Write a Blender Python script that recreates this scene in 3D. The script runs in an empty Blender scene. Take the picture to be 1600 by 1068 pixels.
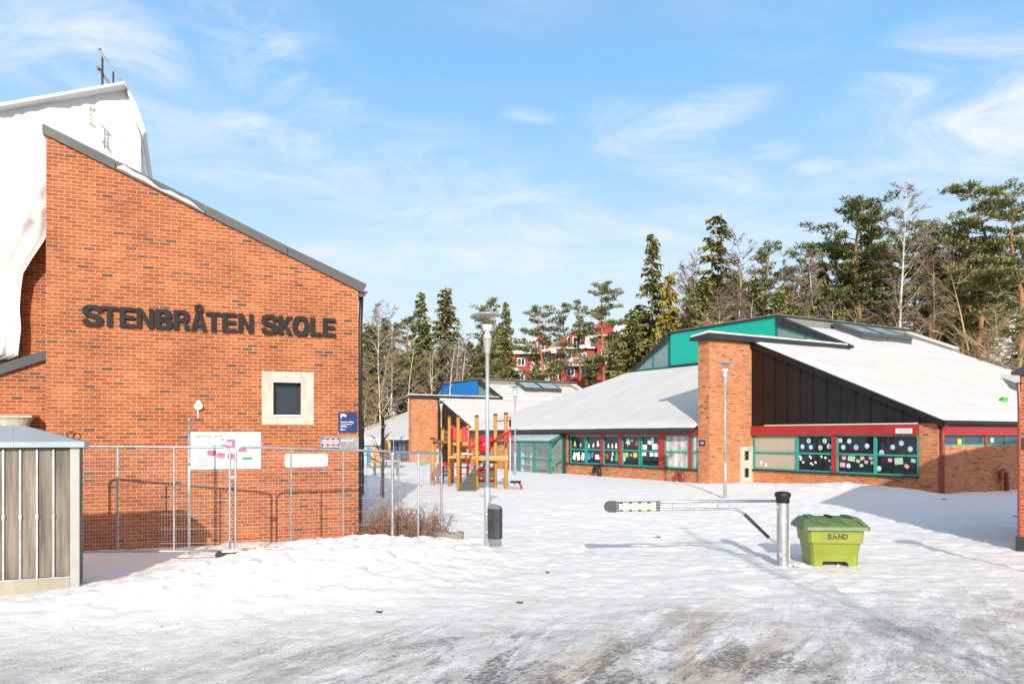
import bpy, math, random
import numpy as np
from mathutils import Vector, Matrix
C = bpy.context.scene
COL = C.collection
R = math.radians
F_PX, HOR, EYE = 1244.0, 680.0, 2.4      # focal length (1600 px wide picture), horizon row, eye height

# ------------------------------------------------------------------ camera, sky, sun, exposure
cam = bpy.data.cameras.new("camera")
cam.sensor_width = 36.0
cam.lens = 36.0 * F_PX / 1600.0
cam.shift_y = (HOR - 534.0) / 1600.0
cam.clip_end = 3000
camo = bpy.data.objects.new("camera", cam)
COL.objects.link(camo)
camo.location = (0, 0, EYE)
camo.rotation_euler = (R(90), 0, 0)
C.camera = camo

SUN_EL, SUN_AZ = 20.5, -1.5               # shadows run away from the camera, a touch to the left
sun = bpy.data.lights.new("sun", 'SUN')
sun.energy = 5.0
sun.angle = R(0.5)
sun.color = (1.0, 0.93, 0.83)
suno = bpy.data.objects.new("sun", sun)
COL.objects.link(suno)
_d = Vector((math.sin(R(SUN_AZ)) * math.cos(R(SUN_EL)), math.cos(R(SUN_AZ)) * math.cos(R(SUN_EL)), -math.sin(R(SUN_EL))))
suno.rotation_euler = _d.to_track_quat('-Z', 'Y').to_euler()
suno.location = (0, -20, 30)

W = bpy.data.worlds.new("World")
C.world = W
W.use_nodes = True
def build_world():
    nt = W.node_tree; N = nt.nodes; L = nt.links
    N.clear()
    out = N.new('ShaderNodeOutputWorld'); bg = N.new('ShaderNodeBackground')
    bg.inputs[1].default_value = 0.1
    L.new(bg.outputs[0], out.inputs[0])
    sky = N.new('ShaderNodeTexSky'); sky.sky_type = 'NISHITA'; sky.sun_disc = False
    sky.sun_elevation = R(SUN_EL); sky.sun_rotation = R(180 + SUN_AZ)
    sky.air_density = 1.0; sky.dust_density = 0.6; sky.ozone_density = 2.0
    tc = N.new('ShaderNodeTexCoord')
    sep = N.new('ShaderNodeSeparateXYZ'); L.new(tc.outputs['Generated'], sep.inputs[0])
    ramp = N.new('ShaderNodeValToRGB'); L.new(sep.outputs['Z'], ramp.inputs[0])
    cr = ramp.color_ramp
    st = [(0.0, (.82, .86, .91)), (.10, (.78, .86, .93)), (.20, (.60, .78, .95)), (.30, (.40, .66, .95)),
          (.42, (.25, .55, .93)), (.56, (.26, .44, .74)), (1.0, (.26, .34, .48))]
    cr.elements[0].position = st[0][0]; cr.elements[0].color = (*st[0][1], 1)
    cr.elements[1].position = 1.0; cr.elements[1].color = (*st[-1][1], 1)
    for p, c in st[1:-1]:
        e = cr.elements.new(p); e.color = (*c, 1)
    sc = N.new('ShaderNodeVectorMath'); sc.operation = 'SCALE'; sc.inputs['Scale'].default_value = 10.6
    L.new(ramp.outputs[0], sc.inputs[0])
    mx = N.new('ShaderNodeMix'); mx.data_type = 'RGBA'; mx.inputs[0].default_value = 0.92
    L.new(sky.outputs[0], mx.inputs[6]); L.new(sc.outputs[0], mx.inputs[7])
    # the pale aureole round the low sun, behind the photographer
    sdot = N.new('ShaderNodeVectorMath'); sdot.operation = 'DOT_PRODUCT'; sdot.inputs[1].default_value = -_d; L.new(tc.outputs['Generated'], sdot.inputs[0])
    sr = N.new('ShaderNodeMapRange'); sr.interpolation_type = 'SMOOTHSTEP'; sr.inputs[1].default_value = .35; sr.inputs[2].default_value = 1.0; sr.inputs[4].default_value = .8
    L.new(sdot.outputs['Value'], sr.inputs[0])
    mxs = N.new('ShaderNodeMix'); mxs.data_type = 'RGBA'; L.new(sr.outputs[0], mxs.inputs[0]); L.new(mx.outputs[2], mxs.inputs[6]); mxs.inputs[7].default_value = (13.0, 11.6, 9.8, 1)
    mx = mxs
    # cirrus: a sheet of thin cloud high overhead, seen along the view direction (x/z, y/z)
    zc = N.new('ShaderNodeMath'); zc.operation = 'MAXIMUM'; zc.inputs[1].default_value = 0.06
    L.new(sep.outputs['Z'], zc.inputs[0])
    za = N.new('ShaderNodeMath'); za.operation = 'ADD'; za.inputs[1].default_value = 0.22
    L.new(zc.outputs[0], za.inputs[0])
    dx = N.new('ShaderNodeMath'); dx.operation = 'DIVIDE'; L.new(sep.outputs['X'], dx.inputs[0]); L.new(za.outputs[0], dx.inputs[1])
    dy = N.new('ShaderNodeMath'); dy.operation = 'DIVIDE'; L.new(sep.outputs['Y'], dy.inputs[0]); L.new(za.outputs[0], dy.inputs[1])
    cb = N.new('ShaderNodeCombineXYZ'); L.new(dx.outputs[0], cb.inputs[0]); L.new(dy.outputs[0], cb.inputs[1])
    mp = N.new('ShaderNodeMapping'); mp.inputs['Rotation'].default_value = (0, 0, R(-24)); mp.inputs['Scale'].default_value = (1.0, 1.6, 1)
    mp.inputs['Location'].default_value = (3.3, 1.7, 0)
    L.new(cb.outputs[0], mp.inputs[0])
    n1 = N.new('ShaderNodeTexNoise'); n1.inputs['Scale'].default_value = 1.1; n1.inputs['Detail'].default_value = 9
    n1.inputs['Roughness'].default_value = 0.62; n1.inputs['Distortion'].default_value = 0.7
    L.new(mp.outputs[0], n1.inputs[0])
    r1 = N.new('ShaderNodeMapRange'); r1.interpolation_type = 'SMOOTHSTEP'
    r1.inputs[1].default_value = 0.50; r1.inputs[2].default_value = 0.86
    L.new(n1.outputs[0], r1.inputs[0])
    fm = N.new('ShaderNodeMath'); fm.operation = 'MULTIPLY'; fm.inputs[1].default_value = 0.58; L.new(r1.outputs[0], fm.inputs[0])
    # patches of denser cirrus in given directions of the sky (azimuth, elevation), each frayed by noise
    n2 = N.new('ShaderNodeTexNoise'); n2.inputs['Scale'].default_value = 3.4; n2.inputs['Detail'].default_value = 10
    n2.inputs['Roughness'].default_value = 0.66; n2.inputs['Distortion'].default_value = 0.9
    L.new(mp.outputs[0], n2.inputs[0])
    r2 = N.new('ShaderNodeMapRange'); r2.interpolation_type = 'SMOOTHSTEP'; r2.inputs[1].default_value = 0.30; r2.inputs[2].default_value = 0.76
    L.new(n2.outputs[0], r2.inputs[0])
    def direction(x, y):
        v = Vector(((x - 800) / F_PX, 1.0, (HOR - y) / F_PX)); return v.normalized()
    total = None
    for (x, y, wx, wy, tilt, amp) in [
            (1560, 150, 120, 70, .35, 1.0), (1480, 235, 150, 60, -.3, .5), (1590, 235, 70, 30, 0, .8), (1080, 180, 90, 22, -.15, .75), (1010, 215, 80, 40, .2, .5),
            (1100, 270, 95, 26, .25, .75), (1190, 245, 45, 14, -.15, .6), (1283, 258, 34, 10, 0, .85), (833, 180, 34, 9, .1, .4),
            (470, 115, 60, 28, .5, .95), (430, 85, 110, 60, .6, .5), (190, 75, 70, 44, .2, .85), (60, 50, 150, 55, .1, .6), (440, 215, 85, 24, .2, .8),
            (620, 270, 200, 60, .1, .55), (330, 220, 180, 50, .1, .55), (760, 320, 160, 40, 0, .5), (1430, 130, 90, 26, -.2, .5),
            (1000, 355, 330, 26, .03, .55), (700, 405, 260, 26, .0, .5), (330, 20, 26, 22, .9, .5)]:
        c = direction(x, y)
        rgt = Vector((c.y, -c.x, 0)).normalized(); up = rgt.cross(c).normalized()
        ax = (rgt * math.cos(tilt) - up * math.sin(tilt)); ay = (rgt * math.sin(tilt) + up * math.cos(tilt))
        def dotw(axis, w):
            nd = N.new('ShaderNodeVectorMath'); nd.operation = 'DOT_PRODUCT'; nd.inputs[1].default_value = axis / (w / F_PX)
            L.new(tc.outputs['Generated'], nd.inputs[0]); return nd.outputs['Value']
        def sq(o):
            nd = N.new('ShaderNodeMath'); nd.operation = 'MULTIPLY'; L.new(o, nd.inputs[0]); L.new(o, nd.inputs[1]); return nd.outputs[0]
        a = N.new('ShaderNodeMath'); a.operation = 'ADD'; L.new(sq(dotw(ax, wx)), a.inputs[0]); L.new(sq(dotw(ay, wy)), a.inputs[1])
        mr = N.new('ShaderNodeMapRange'); mr.interpolation_type = 'SMOOTHSTEP'
        mr.inputs[1].default_value = 0.0; mr.inputs[2].default_value = 2.6; mr.inputs[3].default_value = amp * 1.35; mr.inputs[4].default_value = 0.0
        L.new(a.outputs[0], mr.inputs[0])
        front = N.new('ShaderNodeMath'); front.operation = 'GREATER_THAN'; front.inputs[1].default_value = 0.0; L.new(sep.outputs['Y'], front.inputs[0])
        mm = N.new('ShaderNodeMath'); mm.operation = 'MULTIPLY'; L.new(mr.outputs[0], mm.inputs[0]); L.new(front.outputs[0], mm.inputs[1])
        if total is None: total = mm.outputs[0]
        else:
            ad = N.new('ShaderNodeMath'); ad.operation = 'MAXIMUM'; L.new(total, ad.inputs[0]); L.new(mm.outputs[0], ad.inputs[1]); total = ad.outputs[0]
    pm = N.new('ShaderNodeMath'); pm.operation = 'MULTIPLY'; L.new(total, pm.inputs[0]); L.new(r2.outputs[0], pm.inputs[1])
    sm = N.new('ShaderNodeMath'); sm.operation = 'ADD'; sm.use_clamp = True; L.new(pm.outputs[0], sm.inputs[0]); L.new(fm.outputs[0], sm.inputs[1])
    cl = N.new('ShaderNodeMath'); cl.operation = 'MULTIPLY'; cl.inputs[1].default_value = 0.85; L.new(sm.outputs[0], cl.inputs[0])
    mx2 = N.new('ShaderNodeMix'); mx2.data_type = 'RGBA'
    L.new(cl.outputs[0], mx2.inputs[0]); L.new(mx.outputs[2], mx2.inputs[6]); mx2.inputs[7].default_value = (9.0, 9.3, 9.7, 1)
    L.new(mx2.outputs[2], bg.inputs[0])
build_world()
C.view_settings.view_transform = 'Standard'
C.view_settings.look = 'None'
C.view_settings.exposure = 0.08
C.view_settings.gamma = 1.0

# ------------------------------------------------------------------ helpers
rng = random.Random(7)
def world_at(x, y, D):
    return Vector(((x - 800) / F_PX * D, D, EYE - (y - HOR) * D / F_PX))

def rotz(a):
    c, s = math.cos(a), math.sin(a)
    return lambda v: (v[0] * c - v[1] * s, v[0] * s + v[1] * c)

class MB:
    """collects shapes for ONE mesh object"""
    def __init__(s, T=None):
        s.v = []; s.f = []; s.m = []; s.T = T
    def add(s, vs, fs, m=0):
        b = len(s.v)
        s.v += [tuple(s.T(p)) if s.T else tuple(p) for p in vs]
        for f in fs:
            s.f.append([i + b for i in f]); s.m.append(m)
        return s
    def box(s, x0, x1, y0, y1, z0, z1, m=0):
        vs = [(x0, y0, z0), (x1, y0, z0), (x1, y1, z0), (x0, y1, z0), (x0, y0, z1), (x1, y0, z1), (x1, y1, z1), (x0, y1, z1)]
        return s.add(vs, [(0, 3, 2, 1), (4, 5, 6, 7), (0, 1, 5, 4), (1, 2, 6, 5), (2, 3, 7, 6), (3, 0, 4, 7)], m)
    def prism(s, pts, off, m=0):
        n = len(pts); o = Vector(off)
        vs = [tuple(p) for p in pts] + [tuple(Vector(p) + o) for p in pts]
        fs = [tuple(range(n))[::-1], tuple(range(n, 2 * n))] + [(i, (i + 1) % n, n + (i + 1) % n, n + i) for i in range(n)]
        return s.add(vs, fs, m)
    def quad(s, *p, m=0):
        return s.add(p, [tuple(range(len(p)))], m)
    def tube(s, pts, r, n=8, m=0, caps=True):
        pts = [Vector(p) for p in pts]
        rs = r if isinstance(r, (list, tuple)) else [r] * len(pts)
        vs = []; fs = []
        ref = None
        for i, p in enumerate(pts):
            d = (pts[min(i + 1, len(pts) - 1)] - pts[max(i - 1, 0)])
            if d.length < 1e-9: d = Vector((0, 0, 1))
            d.normalize()
            if ref is None:
                ref = Vector((1, 0, 0)) if abs(d.x) < .9 else Vector((0, 1, 0))
            a = (ref - d * ref.dot(d))
            if a.length < 1e-6: a = d.orthogonal()
            a.normalize(); b = d.cross(a); ref = a
            for k in range(n):
                t = 2 * math.pi * k / n
                vs.append(p + (a * math.cos(t) + b * math.sin(t)) * rs[i])
        for i in range(len(pts) - 1):
            for k in range(n):
                k2 = (k + 1) % n
                fs.append((i * n + k, i * n + k2, (i + 1) * n + k2, (i + 1) * n + k))
        if caps:
            fs.append(tuple(range(n))[::-1]); e = (len(pts) - 1) * n
            fs.append(tuple(range(e, e + n)))
        return s.add(vs, fs, m)
    def lathe(s, prof, c=(0, 0, 0), n=24, m=0):
        vs = []; fs = []
        for (r, z) in prof:
            for k in range(n):
                t = 2 * math.pi * k / n
                vs.append((c[0] + r * math.cos(t), c[1] + r * math.sin(t), c[2] + z))
        for i in range(len(prof) - 1):
            for k in range(n):
                k2 = (k + 1) % n
                fs.append((i * n + k, i * n + k2, (i + 1) * n + k2, (i + 1) * n + k))
        fs.append(tuple(range(n))[::-1]); e = (len(prof) - 1) * n
        fs.append(tuple(range(e, e + n)))
        return s.add(vs, fs, m)
    def disc(s, c, u, v, r, n=14, m=0, ry=None):
        c = Vector(c); u = Vector(u); v = Vector(v)
        ry = r if ry is None else ry
        return s.add([c + u * (r * math.cos(2 * math.pi * k / n)) + v * (ry * math.sin(2 * math.pi * k / n)) for k in range(n)], [tuple(range(n))], m)
    def mesh(s, name, mats, uv=True, smooth=False):
        me = bpy.data.meshes.new(name)
        me.from_pydata(s.v, [], s.f)
        for m in (mats if isinstance(mats, (list, tuple)) else [mats]): me.materials.append(m)
        if len(set(s.m)) > 1: me.polygons.foreach_set('material_index', s.m)
        if smooth: me.polygons.foreach_set('use_smooth', [True] * len(s.f))
        me.update()
        if uv:
            ul = me.uv_layers.new(name='UVMap').data
            for p in me.polygons:
                n = p.normal
                if abs(n.z) > .85: tu, tv = Vector((1, 0, 0)), Vector((0, 1, 0))
                else:
                    tu = Vector((-n.y, n.x, 0))
                    if abs(tu.x) > abs(tu.y):
                        if tu.x < 0: tu = -tu
                    elif tu.y < 0: tu = -tu
                    tu.normalize(); tv = Vector((0, 0, 1))
                for li in p.loop_indices:
                    co = me.vertices[me.loops[li].vertex_index].co
                    ul[li].uv = (co.dot(tu), co.dot(tv))
        return me
    def build(s, name, mats, parent=None, uv=True, smooth=False, label=None):
        o = bpy.data.objects.new(name, s.mesh(name, mats, uv, smooth))
        COL.objects.link(o)
        if parent is not None: o.parent = parent
        if label: o['label'] = label
        if smooth == 'auto': pass
        return o

def thing(name, label, cat, loc=(0, 0, 0), rz=0.0, group=None):
    o = bpy.data.objects.new(name, None)
    o.empty_display_size = .3
    COL.objects.link(o)
    o.location = loc; o.rotation_euler = (0, 0, rz)
    o['label'] = label; o['category'] = cat
    if group: o['group'] = group
    return o
def tag(o, label=None, cat=None, group=None, kind=None):
    if label: o['label'] = label
    if cat: o['category'] = cat
    if group: o['group'] = group
    if kind: o['kind'] = kind
    return o
KIDS = {}
def copy_tree(o, parent=None):
    c = o.copy(); COL.objects.link(c)
    if parent is not None: c.parent = parent
    for ch in list(o.children): copy_tree(ch, c)
    return c

def plane_frame(o, U, N):
    o, U, N = Vector(o), Vector(U), Vector(N)
    return lambda p: o + U * p[0] + N * p[1] + Vector((0, 0, 1)) * p[2]

class Facade:
    """a wall plane inside a thing's own frame: u along the wall, n out of it, z up; knows where a sighting lands on it"""
    def __init__(s, loc, ang, o, U, N):
        s.T = plane_frame(o, U, N)
        r = rotz(ang)
        ow = r(o); uw = r(U)
        s.o = (ow[0] + loc[0], ow[1] + loc[1]); s.U = uw; s.z0 = loc[2]
    def u(s, x):
        k = (x - 800) / F_PX
        return (k * s.o[1] - s.o[0]) / (s.U[0] - k * s.U[1])
    def D(s, x):
        return s.o[1] + s.u(x) * s.U[1]
    def z(s, x, y):
        return EYE - (y - HOR) * s.D(x) / F_PX - s.z0

# ------------------------------------------------------------------ materials
MATS = {}
def nodes(name):
    m = bpy.data.materials.new(name); m.use_nodes = True
    nt = m.node_tree
    return m, nt.nodes, nt.links, nt.nodes['Principled BSDF']
def M(name, col, rough=.6, metal=0.0, var=.18, vs=2.5, bump=0.0, bs=30.0, stretch=(1, 1, 1), rvar=.12):
    if name in MATS: return MATS[name]
    m, N, L, b = nodes(name)
    tc = N.new('ShaderNodeTexCoord'); mp = N.new('ShaderNodeMapping'); mp.inputs['Scale'].default_value = stretch
    L.new(tc.outputs['Object'], mp.inputs[0])
    n = N.new('ShaderNodeTexNoise'); n.inputs['Scale'].default_value = vs; n.inputs['Detail'].default_value = 6; n.inputs['Roughness'].default_value = .65
    L.new(mp.outputs[0], n.inputs[0])
    mr = N.new('ShaderNodeMapRange'); mr.inputs[1].default_value = .3; mr.inputs[2].default_value = .7
    mr.inputs[3].default_value = 1 - var; mr.inputs[4].default_value = 1 + var
    L.new(n.outputs[0], mr.inputs[0])
    vm = N.new('ShaderNodeVectorMath'); vm.operation = 'SCALE'; vm.inputs[0].default_value = col
    L.new(mr.outputs[0], vm.inputs['Scale'])
    L.new(vm.outputs[0], b.inputs['Base Color'])
    mr2 = N.new('ShaderNodeMapRange'); mr2.inputs[1].default_value = .3; mr2.inputs[2].default_value = .7
    mr2.inputs[3].default_value = max(.03, rough - rvar); mr2.inputs[4].default_value = min(1, rough + rvar)
    L.new(n.outputs[0], mr2.inputs[0]); L.new(mr2.outputs[0], b.inputs['Roughness'])
    b.inputs['Metallic'].default_value = metal
    if bump:
        n2 = N.new('ShaderNodeTexNoise'); n2.inputs['Scale'].default_value = bs; n2.inputs['Detail'].default_value = 5
        L.new(mp.outputs[0], n2.inputs[0])
        bp = N.new('ShaderNodeBump'); bp.inputs['Strength'].default_value = bump; bp.inputs['Distance'].default_value = .03
        L.new(n2.outputs[0], bp.inputs['Height']); L.new(bp.outputs[0], b.inputs['Normal'])
    MATS[name] = m
    return m
def brick_mat(name, stops, mortar, bw=.2225, bh=.075, ms=.0050, wear=.16, stain=(.5, .25)):
    m, N, L, b = nodes(name)
    tc = N.new('ShaderNodeTexCoord')
    br = N.new('ShaderNodeTexBrick')
    br.offset = .5; br.inputs['Scale'].default_value = 1
    br.inputs['Color1'].default_value = (0, 0, 0, 1); br.inputs['Color2'].default_value = (1, 1, 1, 1); br.inputs['Mortar'].default_value = (.5, .5, .5, 1)
    br.inputs['Brick Width'].default_value = bw; br.inputs['Row Height'].default_value = bh
    br.inputs['Mortar Size'].default_value = ms; br.inputs['Mortar Smooth'].default_value = .15
    L.new(tc.outputs['UV'], br.inputs[0])
    rp = N.new('ShaderNodeValToRGB'); cr = rp.color_ramp
    cr.elements[0].position = stops[0][0]; cr.elements[0].color = (*stops[0][1], 1)
    cr.elements[1].position = stops[-1][0]; cr.elements[1].color = (*stops[-1][1], 1)
    for p, c in stops[1:-1]: cr.elements.new(p).color = (*c, 1)
    L.new(br.outputs['Color'], rp.inputs[0])
    # mottling inside each brick and weathering over the wall
    n1 = N.new('ShaderNodeTexNoise'); n1.inputs['Scale'].default_value = 22; n1.inputs['Detail'].default_value = 5; L.new(tc.outputs['UV'], n1.inputs[0])
    n2 = N.new('ShaderNodeTexNoise'); n2.inputs['Scale'].default_value = .9; n2.inputs['Detail'].default_value = 6; n2.inputs['Roughness'].default_value = .6; L.new(tc.outputs['UV'], n2.inputs[0])
    a = N.new('ShaderNodeMapRange'); a.inputs[1].default_value = .25; a.inputs[2].default_value = .75; a.inputs[3].default_value = 1 - wear * 1.3; a.inputs[4].default_value = 1 + wear * 1.3
    L.new(n1.outputs[0], a.inputs[0])
    c = N.new('ShaderNodeMapRange'); c.inputs[1].default_value = .3; c.inputs[2].default_value = .7; c.inputs[3].default_value = 1 - wear; c.inputs[4].default_value = 1 + wear
    L.new(n2.outputs[0], c.inputs[0])
    mu = N.new('ShaderNodeMath'); mu.operation = 'MULTIPLY'; L.new(a.outputs[0], mu.inputs[0]); L.new(c.outputs[0], mu.inputs[1])
    v = N.new('ShaderNodeVectorMath'); v.operation = 'SCALE'; L.new(rp.outputs[0], v.inputs[0]); L.new(mu.outputs[0], v.inputs['Scale'])
    mc = N.new('ShaderNodeVectorMath'); mc.operation = 'SCALE'; mc.inputs[0].default_value = mortar; L.new(c.outputs[0], mc.inputs['Scale'])
    mx = N.new('ShaderNodeMix'); mx.data_type = 'RGBA'
    L.new(br.outputs['Fac'], mx.inputs[0]); L.new(v.outputs[0], mx.inputs[6]); L.new(mc.outputs[0], mx.inputs[7])
    L.new(mx.outputs[2], b.inputs['Base Color'])
    b.inputs['Roughness'].default_value = .85
    inv = N.new('ShaderNodeMath'); inv.operation = 'SUBTRACT'; inv.inputs[0].default_value = 1; L.new(br.outputs['Fac'], inv.inputs[1])
    ad = N.new('ShaderNodeMath'); ad.operation = 'MULTIPLY_ADD'; ad.inputs[1].default_value = .25; L.new(n1.outputs[0], ad.inputs[0]); L.new(inv.outputs[0], ad.inputs[2])
    bp = N.new('ShaderNodeBump'); bp.inputs['Strength'].default_value = .7; bp.inputs['Distance'].default_value = .008
    L.new(ad.outputs[0], bp.inputs['Height']); L.new(bp.outputs[0], b.inputs['Normal'])
    MATS[name] = m
    return m
BRICK = brick_mat('red_brick', [(0.0, (.10, .05, .028)), (.04, (.16, .066, .033)), (.06, (.255, .060, .018)), (.4, (.305, .078, .023)), (.75, (.335, .092, .028)), (1.0, (.385, .118, .040))], (.58, .36, .23), wear=.24)
BRICK2 = brick_mat('orange_brick', [(0.0, (.14, .07, .035)), (.03, (.18, .08, .04)), (.05, (.40, .125, .05)), (.5, (.46, .155, .062)), (1.0, (.54, .22, .10))], (.56, .36, .22), bw=.235, ms=.006)

WHITE_SNOW = None
def snow_mat(name, dirt=False):
    m, N, L, b = nodes(name)
    geo = N.new('ShaderNodeNewGeometry')
    P = geo.outputs['Position']
    def noise(scale, det=6, rough=.6, vec=None, dist=0.0):
        n = N.new('ShaderNodeTexNoise'); n.inputs['Scale'].default_value = scale; n.inputs['Detail'].default_value = det
        n.inputs['Roughness'].default_value = rough; n.inputs['Distortion'].default_value = dist
        L.new(vec if vec is not None else P, n.inputs[0]); return n.outputs[0]
    def mrange(o, a, bb, c=0.0, d=1.0, smooth=True):
        if a > bb: a, bb, c, d = bb, a, d, c
        r = N.new('ShaderNodeMapRange'); r.interpolation_type = 'SMOOTHSTEP' if smooth else 'LINEAR'
        r.inputs[1].default_value = a; r.inputs[2].default_value = bb; r.inputs[3].default_value = c; r.inputs[4].default_value = d
        L.new(o, r.inputs[0]); return r.outputs[0]
    def math_(op, a, bb, clamp=False):
        n = N.new('ShaderNodeMath'); n.operation = op; n.use_clamp = clamp
        for i, q in enumerate((a, bb)):
            if isinstance(q, (int, float)): n.inputs[i].default_value = q
            else: L.new(q, n.inputs[i])
        return n.outputs[0]
    def mixc(f, a, bb):
        n = N.new('ShaderNodeMix'); n.data_type = 'RGBA'
        L.new(f, n.inputs[0])
        for i, q in ((6, a), (7, bb)):
            if isinstance(q, tuple): n.inputs[i].default_value = (*q, 1)
            else: L.new(q, n.inputs[i])
        return n.outputs[2]
    base = mixc(noise(.8), (.855, .835, .812), (.92, .90, .875)) if dirt else mixc(noise(.8), (.60, .575, .55), (.67, .64, .61))
    if dirt:
        sp = N.new('ShaderNodeSeparateXYZ'); L.new(P, sp.inputs[0])
        X, Y = sp.outputs['X'], sp.outputs['Y']
        # the trodden, driven part of the yard: nearest the road the snow has turned to dirty ice
        road = mrange(math_('ADD', math_('ADD', Y, math_('MULTIPLY', noise(.35, 4), 5.0)), math_('MULTIPLY', X, -.26)), 15.2, 10.2)
        yard = mrange(math_('ADD', Y, math_('MULTIPLY', noise(.22, 3), 6.0)), 26, 14)
        yard = math_('MULTIPLY', yard, mrange(math_('ADD', X, math_('MULTIPLY', Y, .28)), -.4, 2.6))
        mpw = N.new('ShaderNodeMapping'); mpw.vector_type = 'TEXTURE'; mpw.inputs['Rotation'].default_value = (0, 0, R(62)); mpw.inputs['Scale'].default_value = (2.1, .62, 1); L.new(P, mpw.inputs[0])
        ice = mrange(noise(1.6, 10, .72, mpw.outputs[0], .6), .36, .62)
        ice2 = mrange(noise(5.0, 9, .75, mpw.outputs[0], .4), .46, .70)
        grey = math_('MULTIPLY', math_('MAXIMUM', road, math_('MULTIPLY', yard, .30)), math_('ADD', math_('MULTIPLY', ice, .75), math_('MULTIPLY', ice2, .45)), True)
        base = mixc(math_('MULTIPLY', grey, .85), base, (.40, .37, .335))
        # sanded patch, tan
        tan = math_('MULTIPLY', mrange(noise(.55, 8, .7, mpw.outputs[0], .5), .47, .62), mrange(math_('ADD', Y, math_('MULTIPLY', noise(.5, 3), 2.5)), 14.5, 10.5))
        tan = math_('MULTIPLY', tan, math_('MULTIPLY', mrange(X, -1.0, 1.2), mrange(X, 4.2, 2.4)))
        base = mixc(math_('MULTIPLY', tan, .75), base, (.52, .38, .25))
        # bare asphalt showing through
        asp = math_('MULTIPLY', mrange(noise(1.15, 11, .74, mpw.outputs[0], .7), .475, .555), mrange(math_('ADD', math_('ADD', Y, math_('MULTIPLY', noise(.6, 3), 3.4)), math_('MULTIPLY', X, -.10)), 12.6, 9.9))
        fine = mrange(noise(17, 6, .8), .36, .56)
        asp = math_('MULTIPLY', math_('MULTIPLY', asp, fine), math_('ADD', math_('MULTIPLY', math_('MULTIPLY', mrange(X, -3.0, -1.0), mrange(X, 4.2, 2.6)), .75), .25))
        base = mixc(math_('MULTIPLY', asp, .9), base, (.135, .125, .12))
        # grit and twigs
        vo = N.new('ShaderNodeTexVoronoi'); vo.inputs['Scale'].default_value = 13; L.new(P, vo.inputs[0])
        gr = math_('MULTIPLY', mrange(vo.outputs['Distance'], .23, .12), mrange(noise(1.3, 6, .7), .47, .60))
        gr = math_('MULTIPLY', gr, mrange(math_('ADD', math_('ADD', Y, math_('MULTIPLY', X, -.32)), math_('MULTIPLY', noise(.9, 3), 5)), 16.5, 11))
        vo2 = N.new('ShaderNodeTexVoronoi'); vo2.inputs['Scale'].default_value = 31; L.new(P, vo2.inputs[0])
        gr2 = math_('MULTIPLY', mrange(vo2.outputs['Distance'], .26, .14), mrange(noise(2.1, 5), .45, .56))
        gr2 = math_('MULTIPLY', gr2, mrange(math_('ADD', math_('ADD', Y, math_('MULTIPLY', X, -.25)), math_('MULTIPLY', noise(.7, 3), 4)), 13.5, 9.5))
        base = mixc(math_('MULTIPLY', math_('MAXIMUM', gr, gr2), .85), base, (.10, .085, .07))
        crumb = math_('MULTIPLY', mrange(noise(26, 8, .85), .52, .60), math_('MULTIPLY', road, mrange(noise(1.9, 8, .75, mpw.outputs[0], .8), .46, .58)))
        base = mixc(math_('MULTIPLY', crumb, .9), base, (.12, .095, .07))
        rr = N.new('ShaderNodeMapRange'); rr.inputs[3].default_value = .62; rr.inputs[4].default_value = .36; L.new(grey, rr.inputs[0])
        L.new(rr.outputs[0], b.inputs['Roughness'])
    else:
        b.inputs['Roughness'].default_value = .6
    L.new(base, b.inputs['Base Color'])
    b.inputs['Specular IOR Level'].default_value = .3
    h = math_('ADD', math_('MULTIPLY', noise(3.2 if dirt else 1.6, 8, .68), 1.0), math_('MULTIPLY', noise(16 if dirt else 14, 8, .78), .55 if dirt else .35))
    bp = N.new('ShaderNodeBump'); bp.inputs['Strength'].default_value = .58 if dirt else .3; bp.inputs['Distance'].default_value = .07
    L.new(h, bp.inputs['Height']); L.new(bp.outputs[0], b.inputs['Normal'])
    MATS[name] = m
    return m
SNOWG = snow_mat('trodden_snow', True)
SNOW = snow_mat('clean_snow')
def glass_pane(name, col=(.012, .016, .02), rough=.03):
    m, N, L, b = nodes(name)
    b.inputs['Base Color'].default_value = (*col, 1); b.inputs['Roughness'].default_value = rough
    b.inputs['Specular IOR Level'].default_value = .5
    tc = N.new('ShaderNodeTexCoord'); n = N.new('ShaderNodeTexNoise'); n.inputs['Scale'].default_value = 1.2; L.new(tc.outputs['Object'], n.inputs[0])
    bp = N.new('ShaderNodeBump'); bp.inputs['Strength'].default_value = .06; bp.inputs['Distance'].default_value = .05
    L.new(n.outputs[0], bp.inputs['Height']); L.new(bp.outputs[0], b.inputs['Normal'])
    MATS[name] = m; return m
PANE = glass_pane('dark_window_glass')
PANE_BLUE_REFLECTION = glass_pane('small_window_glass', (.022, .034, .05), .10)  # bluish reflection put into the pane's base colour
PANE_SKY = glass_pane('bluish_window_glass', (.05, .08, .12))
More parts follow.
